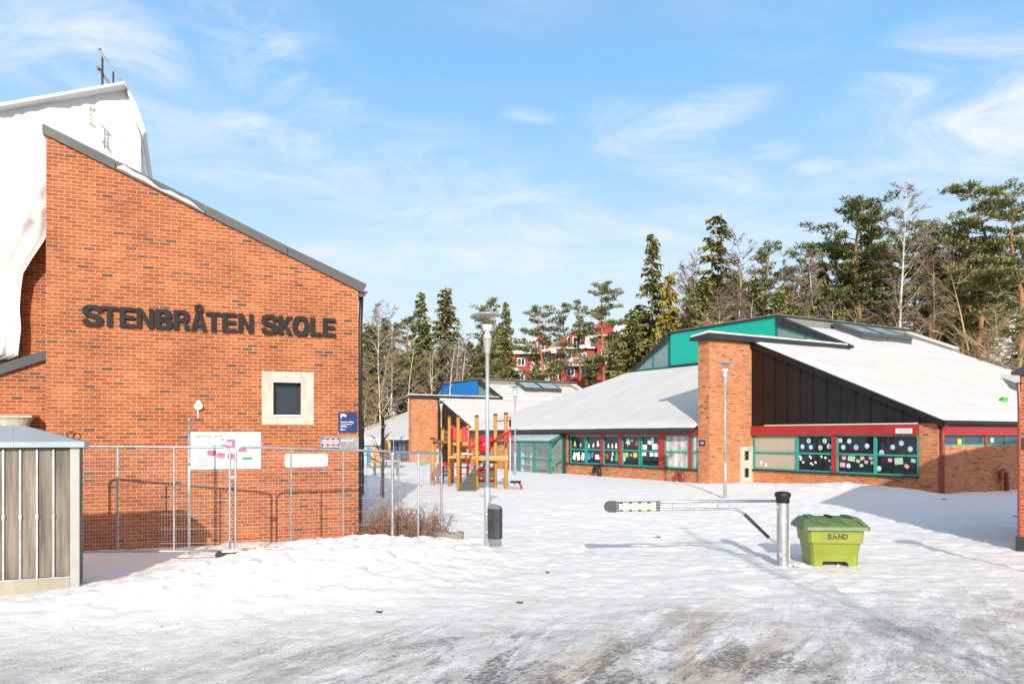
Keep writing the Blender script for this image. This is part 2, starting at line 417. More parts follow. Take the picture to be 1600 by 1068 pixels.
def clear_glass(name, tint=(.9, .95, .95), fac=.02):
    m, N, L, b = nodes(name)
    tr = N.new('ShaderNodeBsdfTransparent'); tr.inputs[0].default_value = (*tint, 1)
    gl = N.new('ShaderNodeBsdfGlossy'); gl.inputs['Roughness'].default_value = .04
    lw = N.new('ShaderNodeLayerWeight'); fr = N.new('ShaderNodeMath'); fr.operation = 'POWER'; fr.inputs[1].default_value = 2.6; L.new(lw.outputs['Facing'], fr.inputs[0])
    ad = N.new('ShaderNodeMath'); ad.operation = 'ADD'; ad.inputs[1].default_value = fac; ad.use_clamp = True; L.new(fr.outputs[0], ad.inputs[0])
    mx = N.new('ShaderNodeMixShader'); L.new(ad.outputs[0], mx.inputs[0]); L.new(tr.outputs[0], mx.inputs[1]); L.new(gl.outputs[0], mx.inputs[2])
    L.new(mx.outputs[0], N['Material Output'].inputs[0])
    MATS[name] = m; return m
CLEAR = clear_glass('clear_glass')
FROST = clear_glass('lamp_shade_plastic', (.90, .91, .92), .03)
GALV = M('galvanised_steel', (.44, .455, .47), .42, .75, .16, 6)
GREYM = M('grey_painted_steel', (.40, .42, .43), .5, .3, .12, 3)
DARKM = M('dark_sheet_metal', (.030, .033, .037), .5, .25, .25, 2)
FASCIA = M('grey_fascia_metal', (.075, .076, .077), .6, .1, .12, 1.5)
BROWNM = M('brown_black_cladding', (.0145, .0120, .0115), .40, .35, .3, 1.1)
RED = M('red_fascia_paint', (.36, .022, .025), .5, 0, .14, 2)
MAROON = M('maroon_fascia_paint', (.085, .012, .02), .5, 0, .14, 2)
TEAL = M('teal_frame_paint', (.03, .30, .235), .45, 0, .15, 3)
TEAL_D = M('dark_teal_paint', (.008, .15, .125), .45, 0, .15, 3)
GREENP = M('green_panel_paint', (.0, .36, .27), .5, 0, .05, .7)
BLUEP = M('blue_panel_paint', (.004, .15, .46), .5, 0, .05, .7)
BLUEFR = M('blue_frame_paint', (.03, .06, .20), .5, 0, .1, 2)
GREYB = M('grey_green_sheet', (.22, .22, .185), .6, .1, .1, 1)
BLACK = M('black_metal', (.012, .012, .013), .5, 0, .2, 4)
PIPE_R = M('red_brown_pipe', (.24, .035, .025), .42, 0, .18, 3)
CONC = M('cream_concrete', (.45, .42, .355), .85, 0, .24, 2.2, .25, 50, (2.5, 2.5, .7))
WHITE = M('white_sign_face', (.80, .80, .80), .45, 0, .04, 3)
TARP = M('white_tarpaulin', (.70, .70, .70), .5, 0, .04, .8, .7, 1.3)
YELLOW = M('yellow_wood_post', (.50, .225, .03), .55, 0, .22, 2.5, stretch=(3, 3, .5))
REDP = M('red_plastic', (.50, .012, .022), .35, 0, .1, 3)
BROWNP = M('brown_panel', (.06, .035, .025), .55, 0, .25, 3)
GREYW = M('weathered_wood', (.185, .158, .128), .85, 0, .62, 1.6, .5, 9, (8, 8, .5))
WOODL = M('pale_wood', (.50, .40, .27), .7, 0, .2, 3, stretch=(4, 4, .6))
INK = M('black_sign_ink', (.015, .015, .017), .6, 0, .05)
LETTER = M('letter_black', (.007, .0065, .007), .75, 0, .12, 3, rvar=.05)
CUTS = [M('paper_white', (.75, .75, .72), .8), M('paper_blue', (.30, .50, .64), .8), M('paper_pink', (.70, .36, .38), .8), M('paper_green', (.40, .58, .40), .8),
        M('paper_yellow', (.70, .52, .08), .8), M('paper_red', (.50, .07, .05), .8), M('paper_leaf', (.05, .40, .12), .8), M('paper_sky', (.10, .28, .50), .8)]
BLIND = M('beige_blind', (.40, .38, .32), .35, 0, .1, 1)
CURTAIN = M('patterned_curtain', (.50, .50, .47), .75, 0, .55, 3.0, stretch=(1, 1, .6))

# ------------------------------------------------------------------ terrain
def _hash(ix, iy, seed):
    h = (ix * 374761393 + iy * 668265263 + seed * 974711) & 0x7fffffff
    h = ((h ^ (h >> 13)) * 1274126177) & 0x7fffffff
    return ((h ^ (h >> 16)) & 0xffff) / 65535.0
def vnoise(x, y, seed=0):
    x = np.asarray(x, float); y = np.asarray(y, float)
    ix = np.floor(x).astype(np.int64); iy = np.floor(y).astype(np.int64)
    fx = x - ix; fy = y - iy
    fx = fx * fx * (3 - 2 * fx); fy = fy * fy * (3 - 2 * fy)
    a = _hash(ix, iy, seed); b = _hash(ix + 1, iy, seed); c = _hash(ix, iy + 1, seed); d = _hash(ix + 1, iy + 1, seed)
    return a + (b - a) * fx + (c - a) * fy + (a - b - c + d) * fx * fy
def fbm(x, y, oct=4, seed=0):
    t = 0; amp = 1.0; n = 0
    for i in range(oct):
        t = t + amp * (vnoise(x * 2 ** i, y * 2 ** i, seed + i) - .5); n += amp; amp *= .5
    return t / n
def sstep(a, b, x):
    t = np.clip((np.asarray(x, float) - a) / (b - a), 0, 1); return t * t * (3 - 2 * t)
BANK = [(-7.2, 11.5, .05, .9), (-6.0, 12.2, .14, 1.0), (-4.85, 13.0, .31, 1.05), (-4.25, 13.7, .41, 1.1), (-3.7, 14.4, .48, 1.1), (-3.1, 15.2, .44, 1.1), (-2.3, 16.2, .30, 1.1), (-1.2, 17.2, .14, 1.0)]
BANK3 = [(-7.5, 10.6, .04, .8), (-5.6, 11.2, .14, .9), (-4.0, 12.2, .20, .95), (-2.6, 13.4, .20, 1.0), (-1.6, 14.8, .10, 1.0)]
BANK2 = [(8.8, 32.6, .15, 1.4), (11.2, 31.3, .22, 1.5), (12.6, 29.6, .34, 1.6), (13.6, 28.2, .30, 1.5), (14.8, 27.0, .12, 1.4), (17, 28.2, .12, 1.4)]
def ridge(x, y, pts):
    best = np.zeros_like(x)
    for i in range(len(pts) - 1):
        x0, y0, h0, w0 = pts[i]; x1, y1, h1, w1 = pts[i + 1]
        dx, dy = x1 - x0, y1 - y0
        t = np.clip(((x - x0) * dx + (y - y0) * dy) / (dx * dx + dy * dy), 0, 1)
        ex = x - (x0 + t * dx); ey = y - (y0 + t * dy)
        d = np.hypot(ex, ey); h = h0 + (h1 - h0) * t; w = w0 + (w1 - w0) * t
        side = (ex * dy - ey * dx)            # positive: the near (camera) side
        w = np.where(side > 0, w * 1.55, w * .75)
        best = np.maximum(best, h * np.exp(-(d / w) ** 2))
    return best
def gz(x, y):
    x = np.asarray(x, float); y = np.asarray(y, float)
    z = .02 + .28 * sstep(17, 32, y) - .34 * sstep(50, 70, y)
    z = z + ridge(x, y, BANK) + ridge(x, y, BANK3) + ridge(x, y, BANK2)
    s = sstep(-35, 55, x)
    k = .13 + .26 * s; y0 = 98 - 40 * s
    d = y - y0
    hill = np.where(d > 0, k * d * d / (d + 9), 0)
    cap = 11 + 24 * s ** 2.4
    hill = cap * (1 - np.exp(-hill / cap))
    z = z + hill * 1.12 + sstep(70, 110, y) * fbm(x * .05, y * .05, 3, 5) * 3.0
    return z
def gz1(x, y): return float(gz(np.array([x]), np.array([y]))[0])
def rough(x, y):
    """small lumps, prints and ruts of the near snow"""
    near = 1 - sstep(26, 46, y)
    bank = np.clip(ridge(x, y, BANK) * 3 + ridge(x, y, BANK3) * 3.5 + ridge(x, y, BANK2) * 2.2, 0, 1)
    road = 1 - sstep(9, 12.5, y + .28 * x)
    l = fbm(x * 1.1, y * 1.1, 3, 11) * .055 + fbm(x * 4.2, y * 4.2, 3, 21) * .034
    b = (.12 - np.abs(fbm(x * 2.1, y * 2.1, 4, 31))) * .42 + fbm(x * 5.5, y * 5.5, 3, 41) * .11
    pr = np.clip(vnoise(x * 3.1, y * 2.6, 61) - .66, 0, 1) * -.13 * sstep(11, 13.5, y + .3 * x)   # old footprints
    r = fbm(x * 6 + y * 2.5, y * 6, 3, 51) * .036 + pr
    return near * (l * (1 - .6 * road) + b * bank + r)
def build_ground():
    def axis(fine0, fine1, step, far, growth):
        a = list(np.arange(fine0, fine1, step)); s = step; p = a[-1]; up = []
        while p < far: s = min(s * growth, 14); p += s; up.append(p)
        return a, up
    xa, xu = axis(-11.0, 14.0, .075, 420, 1.055)
    s = .075; p = -11.0; dn = []
    while p > -420: s = min(s * 1.055, 14); p -= s; dn.append(p)
    xs = np.array(dn[::-1] + xa + xu)
    ya, yu = axis(4.5, 19.0, .07, 520, 1.018)
    s = .07; p = 4.5; dn = []
    while p > -160: s = min(s * 1.09, 14); p -= s; dn.append(p)
    ys = np.array(dn[::-1] + ya + yu)
    gx, gy = np.meshgrid(xs, ys)
    z = gz(gx, gy) + rough(gx, gy)
    nx, ny = len(xs), len(ys)
    co = np.stack([gx, gy, z], -1).reshape(-1, 3).astype(np.float32)
    me = bpy.data.meshes.new('snow_ground')
    i = (np.arange(ny - 1)[:, None] * nx + np.arange(nx - 1)[None, :]).ravel()
    fc = np.stack([i, i + 1, i + nx + 1, i + nx], -1).astype(np.int32)
    me.vertices.add(len(co)); me.vertices.foreach_set('co', co.ravel())
    me.loops.add(fc.size); me.loops.foreach_set('vertex_index', fc.ravel())
    me.polygons.add(len(fc)); me.polygons.foreach_set('loop_start', np.arange(0, fc.size, 4, dtype=np.int32))
    me.polygons.foreach_set('use_smooth', np.ones(len(fc), bool))
    me.update(calc_edges=True)
    me.materials.append(SNOWG)
    o = bpy.data.objects.new('snow_ground', me); COL.objects.link(o)
    tag(o, 'snow covered school yard, dirty and icy near the road, rising to a wooded hill', 'ground', kind='structure')
build_ground()
# ------------------------------------------------------------------ text helper (Blender's own font, emboldened) -> plain mesh
def text_mesh(txt, bold=.0, extrude=0.0):
    cu = bpy.data.curves.new('lettering', 'FONT'); cu.body = txt; cu.size = 1; cu.offset = bold; cu.extrude = extrude; cu.resolution_u = 4
    o = bpy.data.objects.new('lettering', cu); COL.objects.link(o)
    dg = bpy.context.evaluated_depsgraph_get(); dg.update()
    me = bpy.data.meshes.new_from_object(o.evaluated_get(dg))
    bpy.data.objects.remove(o); bpy.data.curves.remove(cu)
    vs = [tuple(v.co) for v in me.vertices]; fs = [tuple(p.vertices) for p in me.polygons]
    bpy.data.meshes.remove(me)
    return vs, fs
def add_text(mb, txt, u0, u1, z0, z1, n, bold=.0, thick=0.0, keep=False, m=0):
    """lettering fitted into the rectangle u0..u1, z0..z1 of a plane, standing n in front of it"""
    vs, fs = text_mesh(txt, bold, .5 if thick else 0)
    x0 = min(v[0] for v in vs); x1 = max(v[0] for v in vs); y0 = min(v[1] for v in vs); y1 = max(v[1] for v in vs)
    sx = (u1 - u0) / (x1 - x0); sy = (z1 - z0) / (y1 - y0)
    mb.add([(u0 + (v[0] - x0) * sx, n + (v[2] * thick + thick * .5 if thick else 0), z0 + (v[1] - y0) * sy) for v in vs], fs, m)

# ------------------------------------------------------------------ the brick school building on the left
A_LOC = (-9.48, 16.2, 0.0); A_ANG = math.atan2(2.4, 5.89)
LB = thing('school_building', 'red brick school building with a steep sloping roof edge and its name in black letters', 'building', A_LOC, A_ANG)
FA = Facade(A_LOC, A_ANG, (0, 0, 0), (1, 0, 0), (0, -1, 0))
def build_left():
    Lw = FA.u(560)
    zl, zr = 8.52, 5.80
    top = lambda u: zl + (zr - zl) * u / Lw
    wu0, wu1, wz0, wz1 = FA.u(427), FA.u(470), FA.z(448, 649), FA.z(448, 597.5)
    b = MB()
    dep = 9.0
    # front wall in four pieces round the small window
    def wallpiece(p): b.prism([(u, 0, z) for u, z in p], (0, .35, 0))
    wallpiece([(0, -.6), (wu0, -.6), (wu0, top(wu0)), (0, top(0))])
    wallpiece([(wu1, -.6), (Lw, -.6), (Lw, top(Lw)), (wu1, top(wu1))])
    wallpiece([(wu0, -.6), (wu1, -.6), (wu1, wz0), (wu0, wz0)])
    wallpiece([(wu0, wz1), (wu1, wz1), (wu1, top(wu1)), (wu0, top(wu0))])
    b.box(0, .35, .35, dep, -.6, zl)
    b.box(Lw - .35, Lw, .35, dep, -.6, zr)
    b.prism([(0, dep, -.6), (Lw, dep, -.6), (Lw, dep, zr), (0, dep, zl)], (0, .3, 0))
    b.build('wall', BRICK, LB)
    # roof slab, then the grey metal edge in sections
    sl = (zr - zl) / Lw
    r = MB()
    e0, e1 = -.06, Lw + .10
    zz = lambda u, d: zl + sl * u + d
    r.prism([(e0, .16, zz(e0, .0)), (e1, .16, zz(e1, .0)), (e1, .16, zz(e1, .12)), (e0, .16, zz(e0, .12))], (0, dep, 0))
    r.build('roof', DARKM, LB)
    cuts = [e0, FA.u(181), FA.u(321), FA.u(449), e1]
    for i in range(4):
        q = MB(); a, c = cuts[i] + (.006 if i else 0), cuts[i + 1] - .006
        q.prism([(a, -.07, zz(a, -.03)), (c, -.07, zz(c, -.03)), (c + (.09 if i == 3 else 0), -.07, zz(c, .17)), (a, -.07, zz(a, .17))], (0, .22, 0))
        q.build('roof_edge', FASCIA, LB)
    # drift of snow lying against the second section
    s = MB(); a, c = cuts[1] + .03, cuts[2] - .02; n = 26; vs = []; fs = []
    for k in range(n + 1):
        t = k / n; u = a + (c - a) * t
        h = (.135 + .05 * math.sin(t * 9) + .03 * math.sin(t * 23)) * min(1, t * 7 + .45) * min(1, (1 - t) * 4 + .02)
        h = max(h, .012)
        zb = zz(u, -.02)
        vs += [(u, -.075, zb), (u, -.14 - .02 * math.sin(t * 31), zb + h * .45), (u, -.085, zb + h)]
    for k in range(n):
        for j in range(2): fs.append((k * 3 + j, k * 3 + 3 + j, k * 3 + 4 + j, k * 3 + 1 + j))
        fs.append((k * 3 + 2, k * 3 + 5, k * 3 + 3, k * 3))
    s.add(vs, fs); s.build('snow_drift', SNOW, LB, smooth=True)
    # eaves gutter end and downpipe on the right corner
    g = MB()
    g.prism([(Lw + .02, 0, zr - .16), (Lw + .13, 0, zr - .16), (Lw + .24, 0, zr - .02), (Lw + .02, 0, zr - .03)], (0, dep, 0))
    g.build('gutter', FASCIA, LB)
    p = MB(); p.tube([(Lw + .09, .1, zr - .15), (Lw + .07, .05, zr - .5), (Lw + .05, .02, zr - .8), (Lw + .05, .02, -.3)], .05, 10)
    p.build('downpipe', BLACK, LB, smooth=True)
    # square window in a cream concrete surround
    cu0, cu1, cz0, cz1 = FA.u(409), FA.u(490), FA.z(450, 663), FA.z(450, 580.5)
    w = MB(FA.T)
    w.box(cu0, wu0, -.30, .012, cz0, cz1); w.box(wu1, cu1, -.30, .012, cz0, cz1)
    w.box(wu0, wu1, -.30, .012, cz0, wz0); w.box(wu0, wu1, -.30, .012, wz1, cz1)
    wo = w.build('window', CONC, LB)
    f = MB(FA.T); t = .03
    f.box(wu0, wu0 + t, -.26, -.2, wz0, wz1); f.box(wu1 - t, wu1, -.26, -.2, wz0, wz1)
    f.box(wu0 + t, wu1 - t, -.26, -.2, wz0, wz0 + t); f.box(wu0 + t, wu1 - t, -.26, -.2, wz1 - t, wz1)
    f.build('frame', DARKM, wo)
    g = MB(FA.T); g.box(wu0 + t, wu1 - t, -.25, -.235, wz0 + t, wz1 - t); g.build('pane', PANE_BLUE_REFLECTION, wo)
    s = MB(FA.T); s.box(wu0 - .01, wu1 + .05, -.20, .05, wz0 - .012, wz0 + .015); s.build('sill', WHITE, wo)
    # set-back wing on the left: tall wall, and a lower lean-to roof in front of it
    k = MB(); k.box(-9, -.003, 2.3, 2.6, -.6, 8.3)
    k.build('wing_wall', BRICK, LB)
    lw = MB()
    zt = lambda u: 4.07 + .40 * u
    lw.prism([(-5, .9, -.6), (-.003, .9, -.6), (-.003, .9, zt(0)), (-5, .9, zt(-5))], (0, .3, 0))
    lw.build('lower_wall', BRICK, LB)
    lr = MB(); lr.prism([(-5, .78, zt(-5) - .02), (-.003, .78, zt(0) - .02), (-.003, .78, zt(0) + .19), (-5, .78, zt(-5) + .19)], (0, 1.5, 0))
    lr.build('lower_roof', DARKM, LB)
    # vent hood standing out of the lower wall
    hz = 2.62; hu = -.62
    h = MB(); h.lathe([(.26, -.35), (.26, -.02), (.31, .10), (.36, .15)], (hu, .45, hz), 20); h.box(hu - .36, hu + .34, .2, .9, hz + .15, hz + .19)
    h.build('vent_hood', CONC, LB, smooth=False)
build_left()

# ------------------------------------------------------------------ name in black letters
def build_name():
    xs = [('S', 130, 160), ('T', 157.5, 185), ('E', 187, 212), ('N', 213.5, 240), ('B', 243, 268.5), ('R', 271, 296), ('Å', 298, 323), ('T', 321.5, 345), ('E', 347, 370), ('N', 372, 395.5),
          ('S', 409, 432.5), ('K', 434.5, 457), ('O', 457, 482), ('L', 484.5, 502), ('E', 504, 524)]
    z0 = FA.z(330, 517.8); z1 = FA.z(330, 487.6)
    root = thing('school_name_sign', 'large black raised letters STENBRÅTEN SKOLE across the red brick wall', 'sign', A_LOC, A_ANG)
    def strip(b, path, ha, hb, w, h, closed=False, n0=.03, n1=.085):
        # a flat stroke of constant pen width along a path given in the letter's unit box
        pts = [Vector((p[0] * w, p[1] * h, 0)) for p in path]; L_, R_ = [], []
        for k in range(len(pts)):
            a = pts[k - 1] if (k or closed) else pts[k]; c = pts[(k + 1) % len(pts)] if (k < len(pts) - 1 or closed) else pts[k]
            d = (c - a).normalized(); nx, ny = -d.y, d.x; t = abs(ny) * hb + abs(nx) * ha
            L_.append((pts[k].x + nx * t, pts[k].y + ny * t)); R_.append((pts[k].x - nx * t, pts[k].y - ny * t))
        vs = []; fs = []
        for l, r_ in zip(L_, R_): vs += [(l[0], n1, l[1]), (r_[0], n1, r_[1]), (l[0], n0, l[1]), (r_[0], n0, r_[1])]
        m = len(L_); rng_ = range(m if closed else m - 1)
        for k in rng_:
            a, c = k * 4, ((k + 1) % m) * 4
            fs += [(a, c, c + 1, a + 1), (a, a + 2, c + 2, c), (a + 1, c + 1, c + 3, a + 3)]
        if not closed: fs += [(0, 1, 3, 2), ((m - 1) * 4, (m - 1) * 4 + 2, (m - 1) * 4 + 3, (m - 1) * 4 + 1)]
        b.add(vs, fs)
    def smooth(ps, n=6):
        out = []
        for k in range(len(ps) - 1):
            p0, p1, p2, p3 = [Vector((*ps[max(0, min(len(ps) - 1, k + q))], 0)) for q in (-1, 0, 1, 2)]
            for t in range(n):
                t /= n; q = .5 * ((2 * p1) + (p2 - p0) * t + (2 * p0 - 5 * p1 + 4 * p2 - p3) * t * t + (3 * p1 - p0 - 3 * p2 + p3) * t ** 3); out.append((q.x, q.y))
        return out + [ps[-1]]
    for ch, x0, x1 in xs:
        u0, u1 = FA.u(x0), FA.u(x1); w = u1 - u0; h = z1 - z0
        b = MB(lambda p, u0=u0: FA.T((u0 + p[0], p[1], z0 + p[2])))
        tv, th = .225 * h, .175 * h
        def poly(p, dn=0.0): b.prism([(x, .03, z) for x, z in p], (0, .055 + dn, 0))
        if ch == 'T': poly([(0, h), (0, h - th), (w / 2 - tv / 2, h - th), (w / 2 - tv / 2, 0), (w / 2 + tv / 2, 0), (w / 2 + tv / 2, h - th), (w, h - th), (w, h)])
        elif ch == 'E': poly([(0, 0), (0, h), (w * .97, h), (w * .97, h - th), (tv, h - th), (tv, .5 * h + th / 2), (w * .92, .5 * h + th / 2), (w * .92, .5 * h - th / 2), (tv, .5 * h - th / 2), (tv, th), (w, th), (w, 0)])
        elif ch == 'L': poly([(0, 0), (0, h), (tv, h), (tv, th), (w, th), (w, 0)])
        elif ch == 'N': poly([(0, 0), (0, h), (tv * 1.05, h), (w - tv * .95, .36 * h), (w - tv * .95, h), (w, h), (w, 0), (w - tv * 1.05, 0), (tv * .95, .64 * h), (tv * .95, 0)])
        elif ch == 'K': poly([(0, 0), (0, h), (tv, h), (tv, .60 * h), (w - tv * 1.25, h), (w - tv * .05, h), (.55 * w, .60 * h), (w, 0), (w - tv * 1.2, 0), (.40 * w, .44 * h), (tv, .31 * h), (tv, 0)])
        elif ch == 'Å':
            m_ = w / 2; q = tv * .98; s_ = (m_ - .5 * tv) / h
            poly([(0, 0), (q, 0), (m_, .76 * h), (m_, h), (m_ - .52 * tv, h)]); poly([(w, 0), (m_ + .52 * tv, h), (m_, h), (m_, .76 * h), (w - q, 0)])
            zc0, zc1 = .20 * h, .36 * h; poly([(q + (m_ - q) * zc0 / (.76 * h) - .01, zc0), (w - q - (m_ - q) * zc0 / (.76 * h) + .01, zc0), (w - q - (m_ - q) * zc1 / (.76 * h) + .01, zc1), (q + (m_ - q) * zc1 / (.76 * h) - .01, zc1)], -.001)
            strip(b, [(.5 + .066 / w * math.cos(2 * math.pi * k / 20), 1.0 + (.06 + .066 * math.sin(2 * math.pi * k / 20)) / h) for k in range(20)], .022, .022, w, h, True)
        elif ch == 'O': strip(b, [(.5 + (.5 - tv / 2 / w) * math.copysign(abs(math.cos(t)) ** .9, math.cos(t)), .5 + (.525 - th / 2 / h) * math.copysign(abs(math.sin(t)) ** .9, math.sin(t))) for t in [2 * math.pi * k / 36 for k in range(36)]], tv / 2, th / 2, w, h, True)
        elif ch == 'S': strip(b, smooth([(.885, .70), (.80, .86), (.5, .925), (.21, .86), (.125, .715), (.22, .585), (.5, .505), (.79, .42), (.885, .275), (.79, .135), (.5, .075), (.19, .14), (.105, .31)]), tv / 2, th / 2, w, h)
        elif ch in 'BR':
            poly([(0, 0), (0, h), (tv, h), (tv, 0)])
            def bowl(zb, zt, xr):
                hh = (zt - zb) / 2; zc = (zt + zb) / 2; r_ = min(hh - th / 2, (xr - tv / 2) * w if False else hh - th / 2)
                xe = xr - tv / 2; pth = [(tv * .98 / w, (zt - th / 2) / h), ((xe - r_) / w, (zt - th / 2) / h)] + [((xe - r_ + r_ * math.sin(R(a))) / w, (zc + r_ * math.cos(R(a))) / h) for a in range(15, 180, 15)] + [((xe - r_) / w, (zb + th / 2) / h), (tv * .98 / w, (zb + th / 2) / h)]
                strip(b, pth, tv / 2, th / 2, w, h, n1=.0845)
            if ch == 'B': bowl(.46 * h, h, w * .95); bowl(0, .54 * h, w)
            else:
                bowl(.40 * h, h, w * .97); poly([(.42 * w, .42 * h), (.70 * w, .44 * h), (.93 * w, .30 * h), (w, 0), (w - tv, 0), (w - tv * 1.15, .26 * h), (.60 * w, .405 * h)], -.0015)
        b.build('letter', LETTER, root, uv=False)
build_name()

# ------------------------------------------------------------------ signs and fittings on the brick wall
def dashes(mb, u0, u1, z, h, n, seed, m=0):
    r = random.Random(seed); u = u0
    while u < u1 - h:
        w = min(r.uniform(.6, 3.2) * h, u1 - u)
        mb.quad((u, n, z), (u + w, n, z), (u + w, n, z + h), (u, n, z + h), m=m); u += w + h * .55
def sign(name, label, x0, x1, y0, y1, face, rnd=0.0, n=.03):
    u0, u1 = FA.u(x0), FA.u(x1); xm = (x0 + x1) / 2; z0, z1 = FA.z(xm, y1), FA.z(xm, y0)
    root = thing(name, label, 'sign', A_LOC, A_ANG)
    b = MB(FA.T)
    if rnd:
        pts = []
        for cx, cz, a0 in ((u1 - rnd, z1 - rnd, 0), (u0 + rnd, z1 - rnd, 90), (u0 + rnd, z0 + rnd, 180), (u1 - rnd, z0 + rnd, 270)):
            for k in range(5): t = R(a0 + 22.5 * k); pts.append((cx + rnd * math.cos(t), 0.002, cz + rnd * math.sin(t)))
        b.prism(pts, (0, n, 0))
    else: b.box(u0, u1, .002, n, z0, z1)
    b.build('board', face, root)
    return root, u0, u1, z0, z1
PINKMAP = M('map_pink', (.36, .13, .20), .6, 0, .04)
GREENMAP = M('map_green', (.02, .30, .06), .6, 0, .04)
NAVY = M('navy_sign_face', (.010, .025, .13), .4, 0, .06)
STEEL = M('brushed_steel', (.34, .34, .335), .38, .7, .25, 2.5)
LINEG = M('grey_sign_ink', (.30, .30, .32), .6, 0, .05)
PALEPINK = M('pale_pink_dot', (.72, .33, .38), .5, 0, .03)
def build_signs():
    r, u0, u1, z0, z1 = sign('map_board', 'white site plan board with pink building shapes, lowest and widest sign on the wall', 298, 407.5, 674.5, 732, WHITE)
    W_, H_ = u1 - u0, z1 - z0
    U = lambda a: u0 + a * W_
    Z = lambda a: z1 - a * H_
    t = MB(FA.T); add_text(t, 'Stenbråten Skole', U(.065), U(.44), Z(.15), Z(.05), .034, .008); t.build('heading', INK, r, uv=False)
    p = MB(FA.T)
    polys = [[(.50, .20), (.63, .20), (.63, .44), (.40, .44), (.40, .37), (.48, .34), (.58, .37), (.58, .28), (.50, .28)], [(.40, .37), (.46, .33), (.58, .37), (.63, .37), (.63, .44), (.40, .44)], [(.43, .19), (.48, .18), (.48, .22), (.43, .23)],
             [(.68, .42), (.72, .40), (.79, .40), (.79, .55), (.68, .55)]]
    for cx, cz in ((.285, .565), (.42, .635), (.57, .66)):
        polys.append([(cx - .05, cz - .07), (cx - .02, cz - .085), (cx + .035, cz - .075), (cx + .06, cz - .05), (cx + .07, cz), (cx + .055, cz + .07), (cx + .02, cz + .085), (cx - .04, cz + .075), (cx - .065, cz)])
    for j, q in enumerate(polys): p.add([(U(a), .0335 + .0003 * j, Z(c)) for a, c in q], [tuple(range(len(q)))])
    p.build('plan_shapes', PINKMAP, r, uv=False)
    l = MB(FA.T)
    for path in ([(.05, .2), (.05, .72), (.22, .72)], [(.33, .37), (.38, .27), (.47, .25)], [(.65, .30), (.92, .30), (.95, .23)], [(.82, .38), (.94, .34)], [(.22, .5), (.22, .66)], [(.06, .55), (.22, .55)], [(.65, .62), (.9, .62)], [(.06, .62), (.2, .62)]):
        for (a, c), (d, e) in zip(path, path[1:]):
            x, y, x2, y2 = U(a), Z(c), U(d), Z(e); ln = math.hypot(x2 - x, y2 - y); nx, ny = -(y2 - y) / ln * .003, (x2 - x) / ln * .003
            l.quad((x - nx, .0345, y - ny), (x2 - nx, .0345, y2 - ny), (x2 + nx, .0345, y2 + ny), (x + nx, .0345, y + ny))
    l.build('plan_lines', LINEG, r, uv=False)
    tx = MB(FA.T)
    for k in range(6): dashes(tx, U(.09), U(.22 + .04 * (k % 3)), Z(.72 + .045 * k), .014, .034, k)
    tx.build('list_lines', INK, r, uv=False)
    g = MB(FA.T); g.box(U(.735), U(.875), .031, .036, Z(.76), Z(.685)); g.build('green_tab', GREENMAP, r, uv=False)
    # blank white board
    r, u0, u1, z0, z1 = sign('blank_notice_board', 'blank white notice board with rounded corners below the steel security sign', 445, 511.5, 708.5, 729, WHITE, .04)
    t = MB(FA.T); dashes(t, u0 + .28, u1 - .28, (z0 + z1) / 2, .02, .034, 3); t.build('faded_text', M('faded_ink', (.62, .60, .60), .6, 0, .03), r, uv=False)
    t = MB(FA.T)
    for a in (0, .04):
        for c in (0, .045): t.box(u0 + .03 + a, u0 + .055 + a, .031, .034, z0 + .05 + c, z0 + .075 + c)
    t.build('corner_marks', LINEG, r, uv=False)
    # blue camera sign
    r, u0, u1, z0, z1 = sign('camera_notice', 'navy blue square notice with a white camera symbol near the wall corner', 528.5, 558, 643.5, 675, NAVY, .025)
    w, h = u1 - u0, z1 - z0
    t = MB(FA.T); add_text(t, 'Kameraovervåking', u0 + .11 * w, u0 + .8 * w, z0 + .45 * h, z0 + .56 * h, .034, .01); t.build('heading', WHITE, r, uv=False)
    t = MB(FA.T)
    dashes(t, u0 + .11 * w, u0 + .74 * w, z0 + .38 * h, .012, .034, 5); dashes(t, u0 + .11 * w, u0 + .4 * w, z0 + .30 * h, .012, .034, 6); dashes(t, u0 + .11 * w, u0 + .48 * w, z0 + .26 * h, .012, .034, 7)
    t.disc((u0 + .16 * w, .034, z0 + .14 * h), (1, 0, 0), (0, 0, 1), .022); dashes(t, u0 + .23 * w, u0 + .35 * w, z0 + .12 * h, .016, .034, 8); t.build('small_text', WHITE, r, uv=False)
    t = MB(FA.T); cx, cz = u0 + .12 * w, z0 + .66 * h
    t.box(cx, cx + .012, .031, .034, cz, cz + .12)
    t.prism([(cx + .02, .031, cz + .05), (cx + .085, .031, cz + .07), (cx + .085, .031, cz + .12), (cx + .02, .031, cz + .11)], (0, .003, 0)); t.disc((cx + .10, .034, cz + .075), (1, 0, 0), (0, 0, 1), .028)
    t.build('camera_symbol', WHITE, r, uv=False)
    # steel security sign
    r, u0, u1, z0, z1 = sign('security_sign', 'brushed steel security sign with three pale pink dots on a black field', 500, 560, 681.5, 702.5, STEEL)
    w, h = u1 - u0, z1 - z0
    b = MB(FA.T); b.box(u0 + .05 * w, u0 + .48 * w, .03, .034, z0 + .13 * h, z0 + .86 * h); b.build('black_field', INK, r, uv=False)
    b = MB(FA.T)
    for k in range(3): b.disc((u0 + (.125 + .138 * k) * w, .0365, z0 + .60 * h), (1, 0, 0), (0, 0, 1), .072)
    b.build('dots', PALEPINK, r, uv=False)
    b = MB(FA.T); add_text(b, 'SECURITAS', u0 + .065 * w, u0 + .465 * w, z0 + .18 * h, z0 + .33 * h, .0365, .02); b.build('company_text', WHITE, r, uv=False)
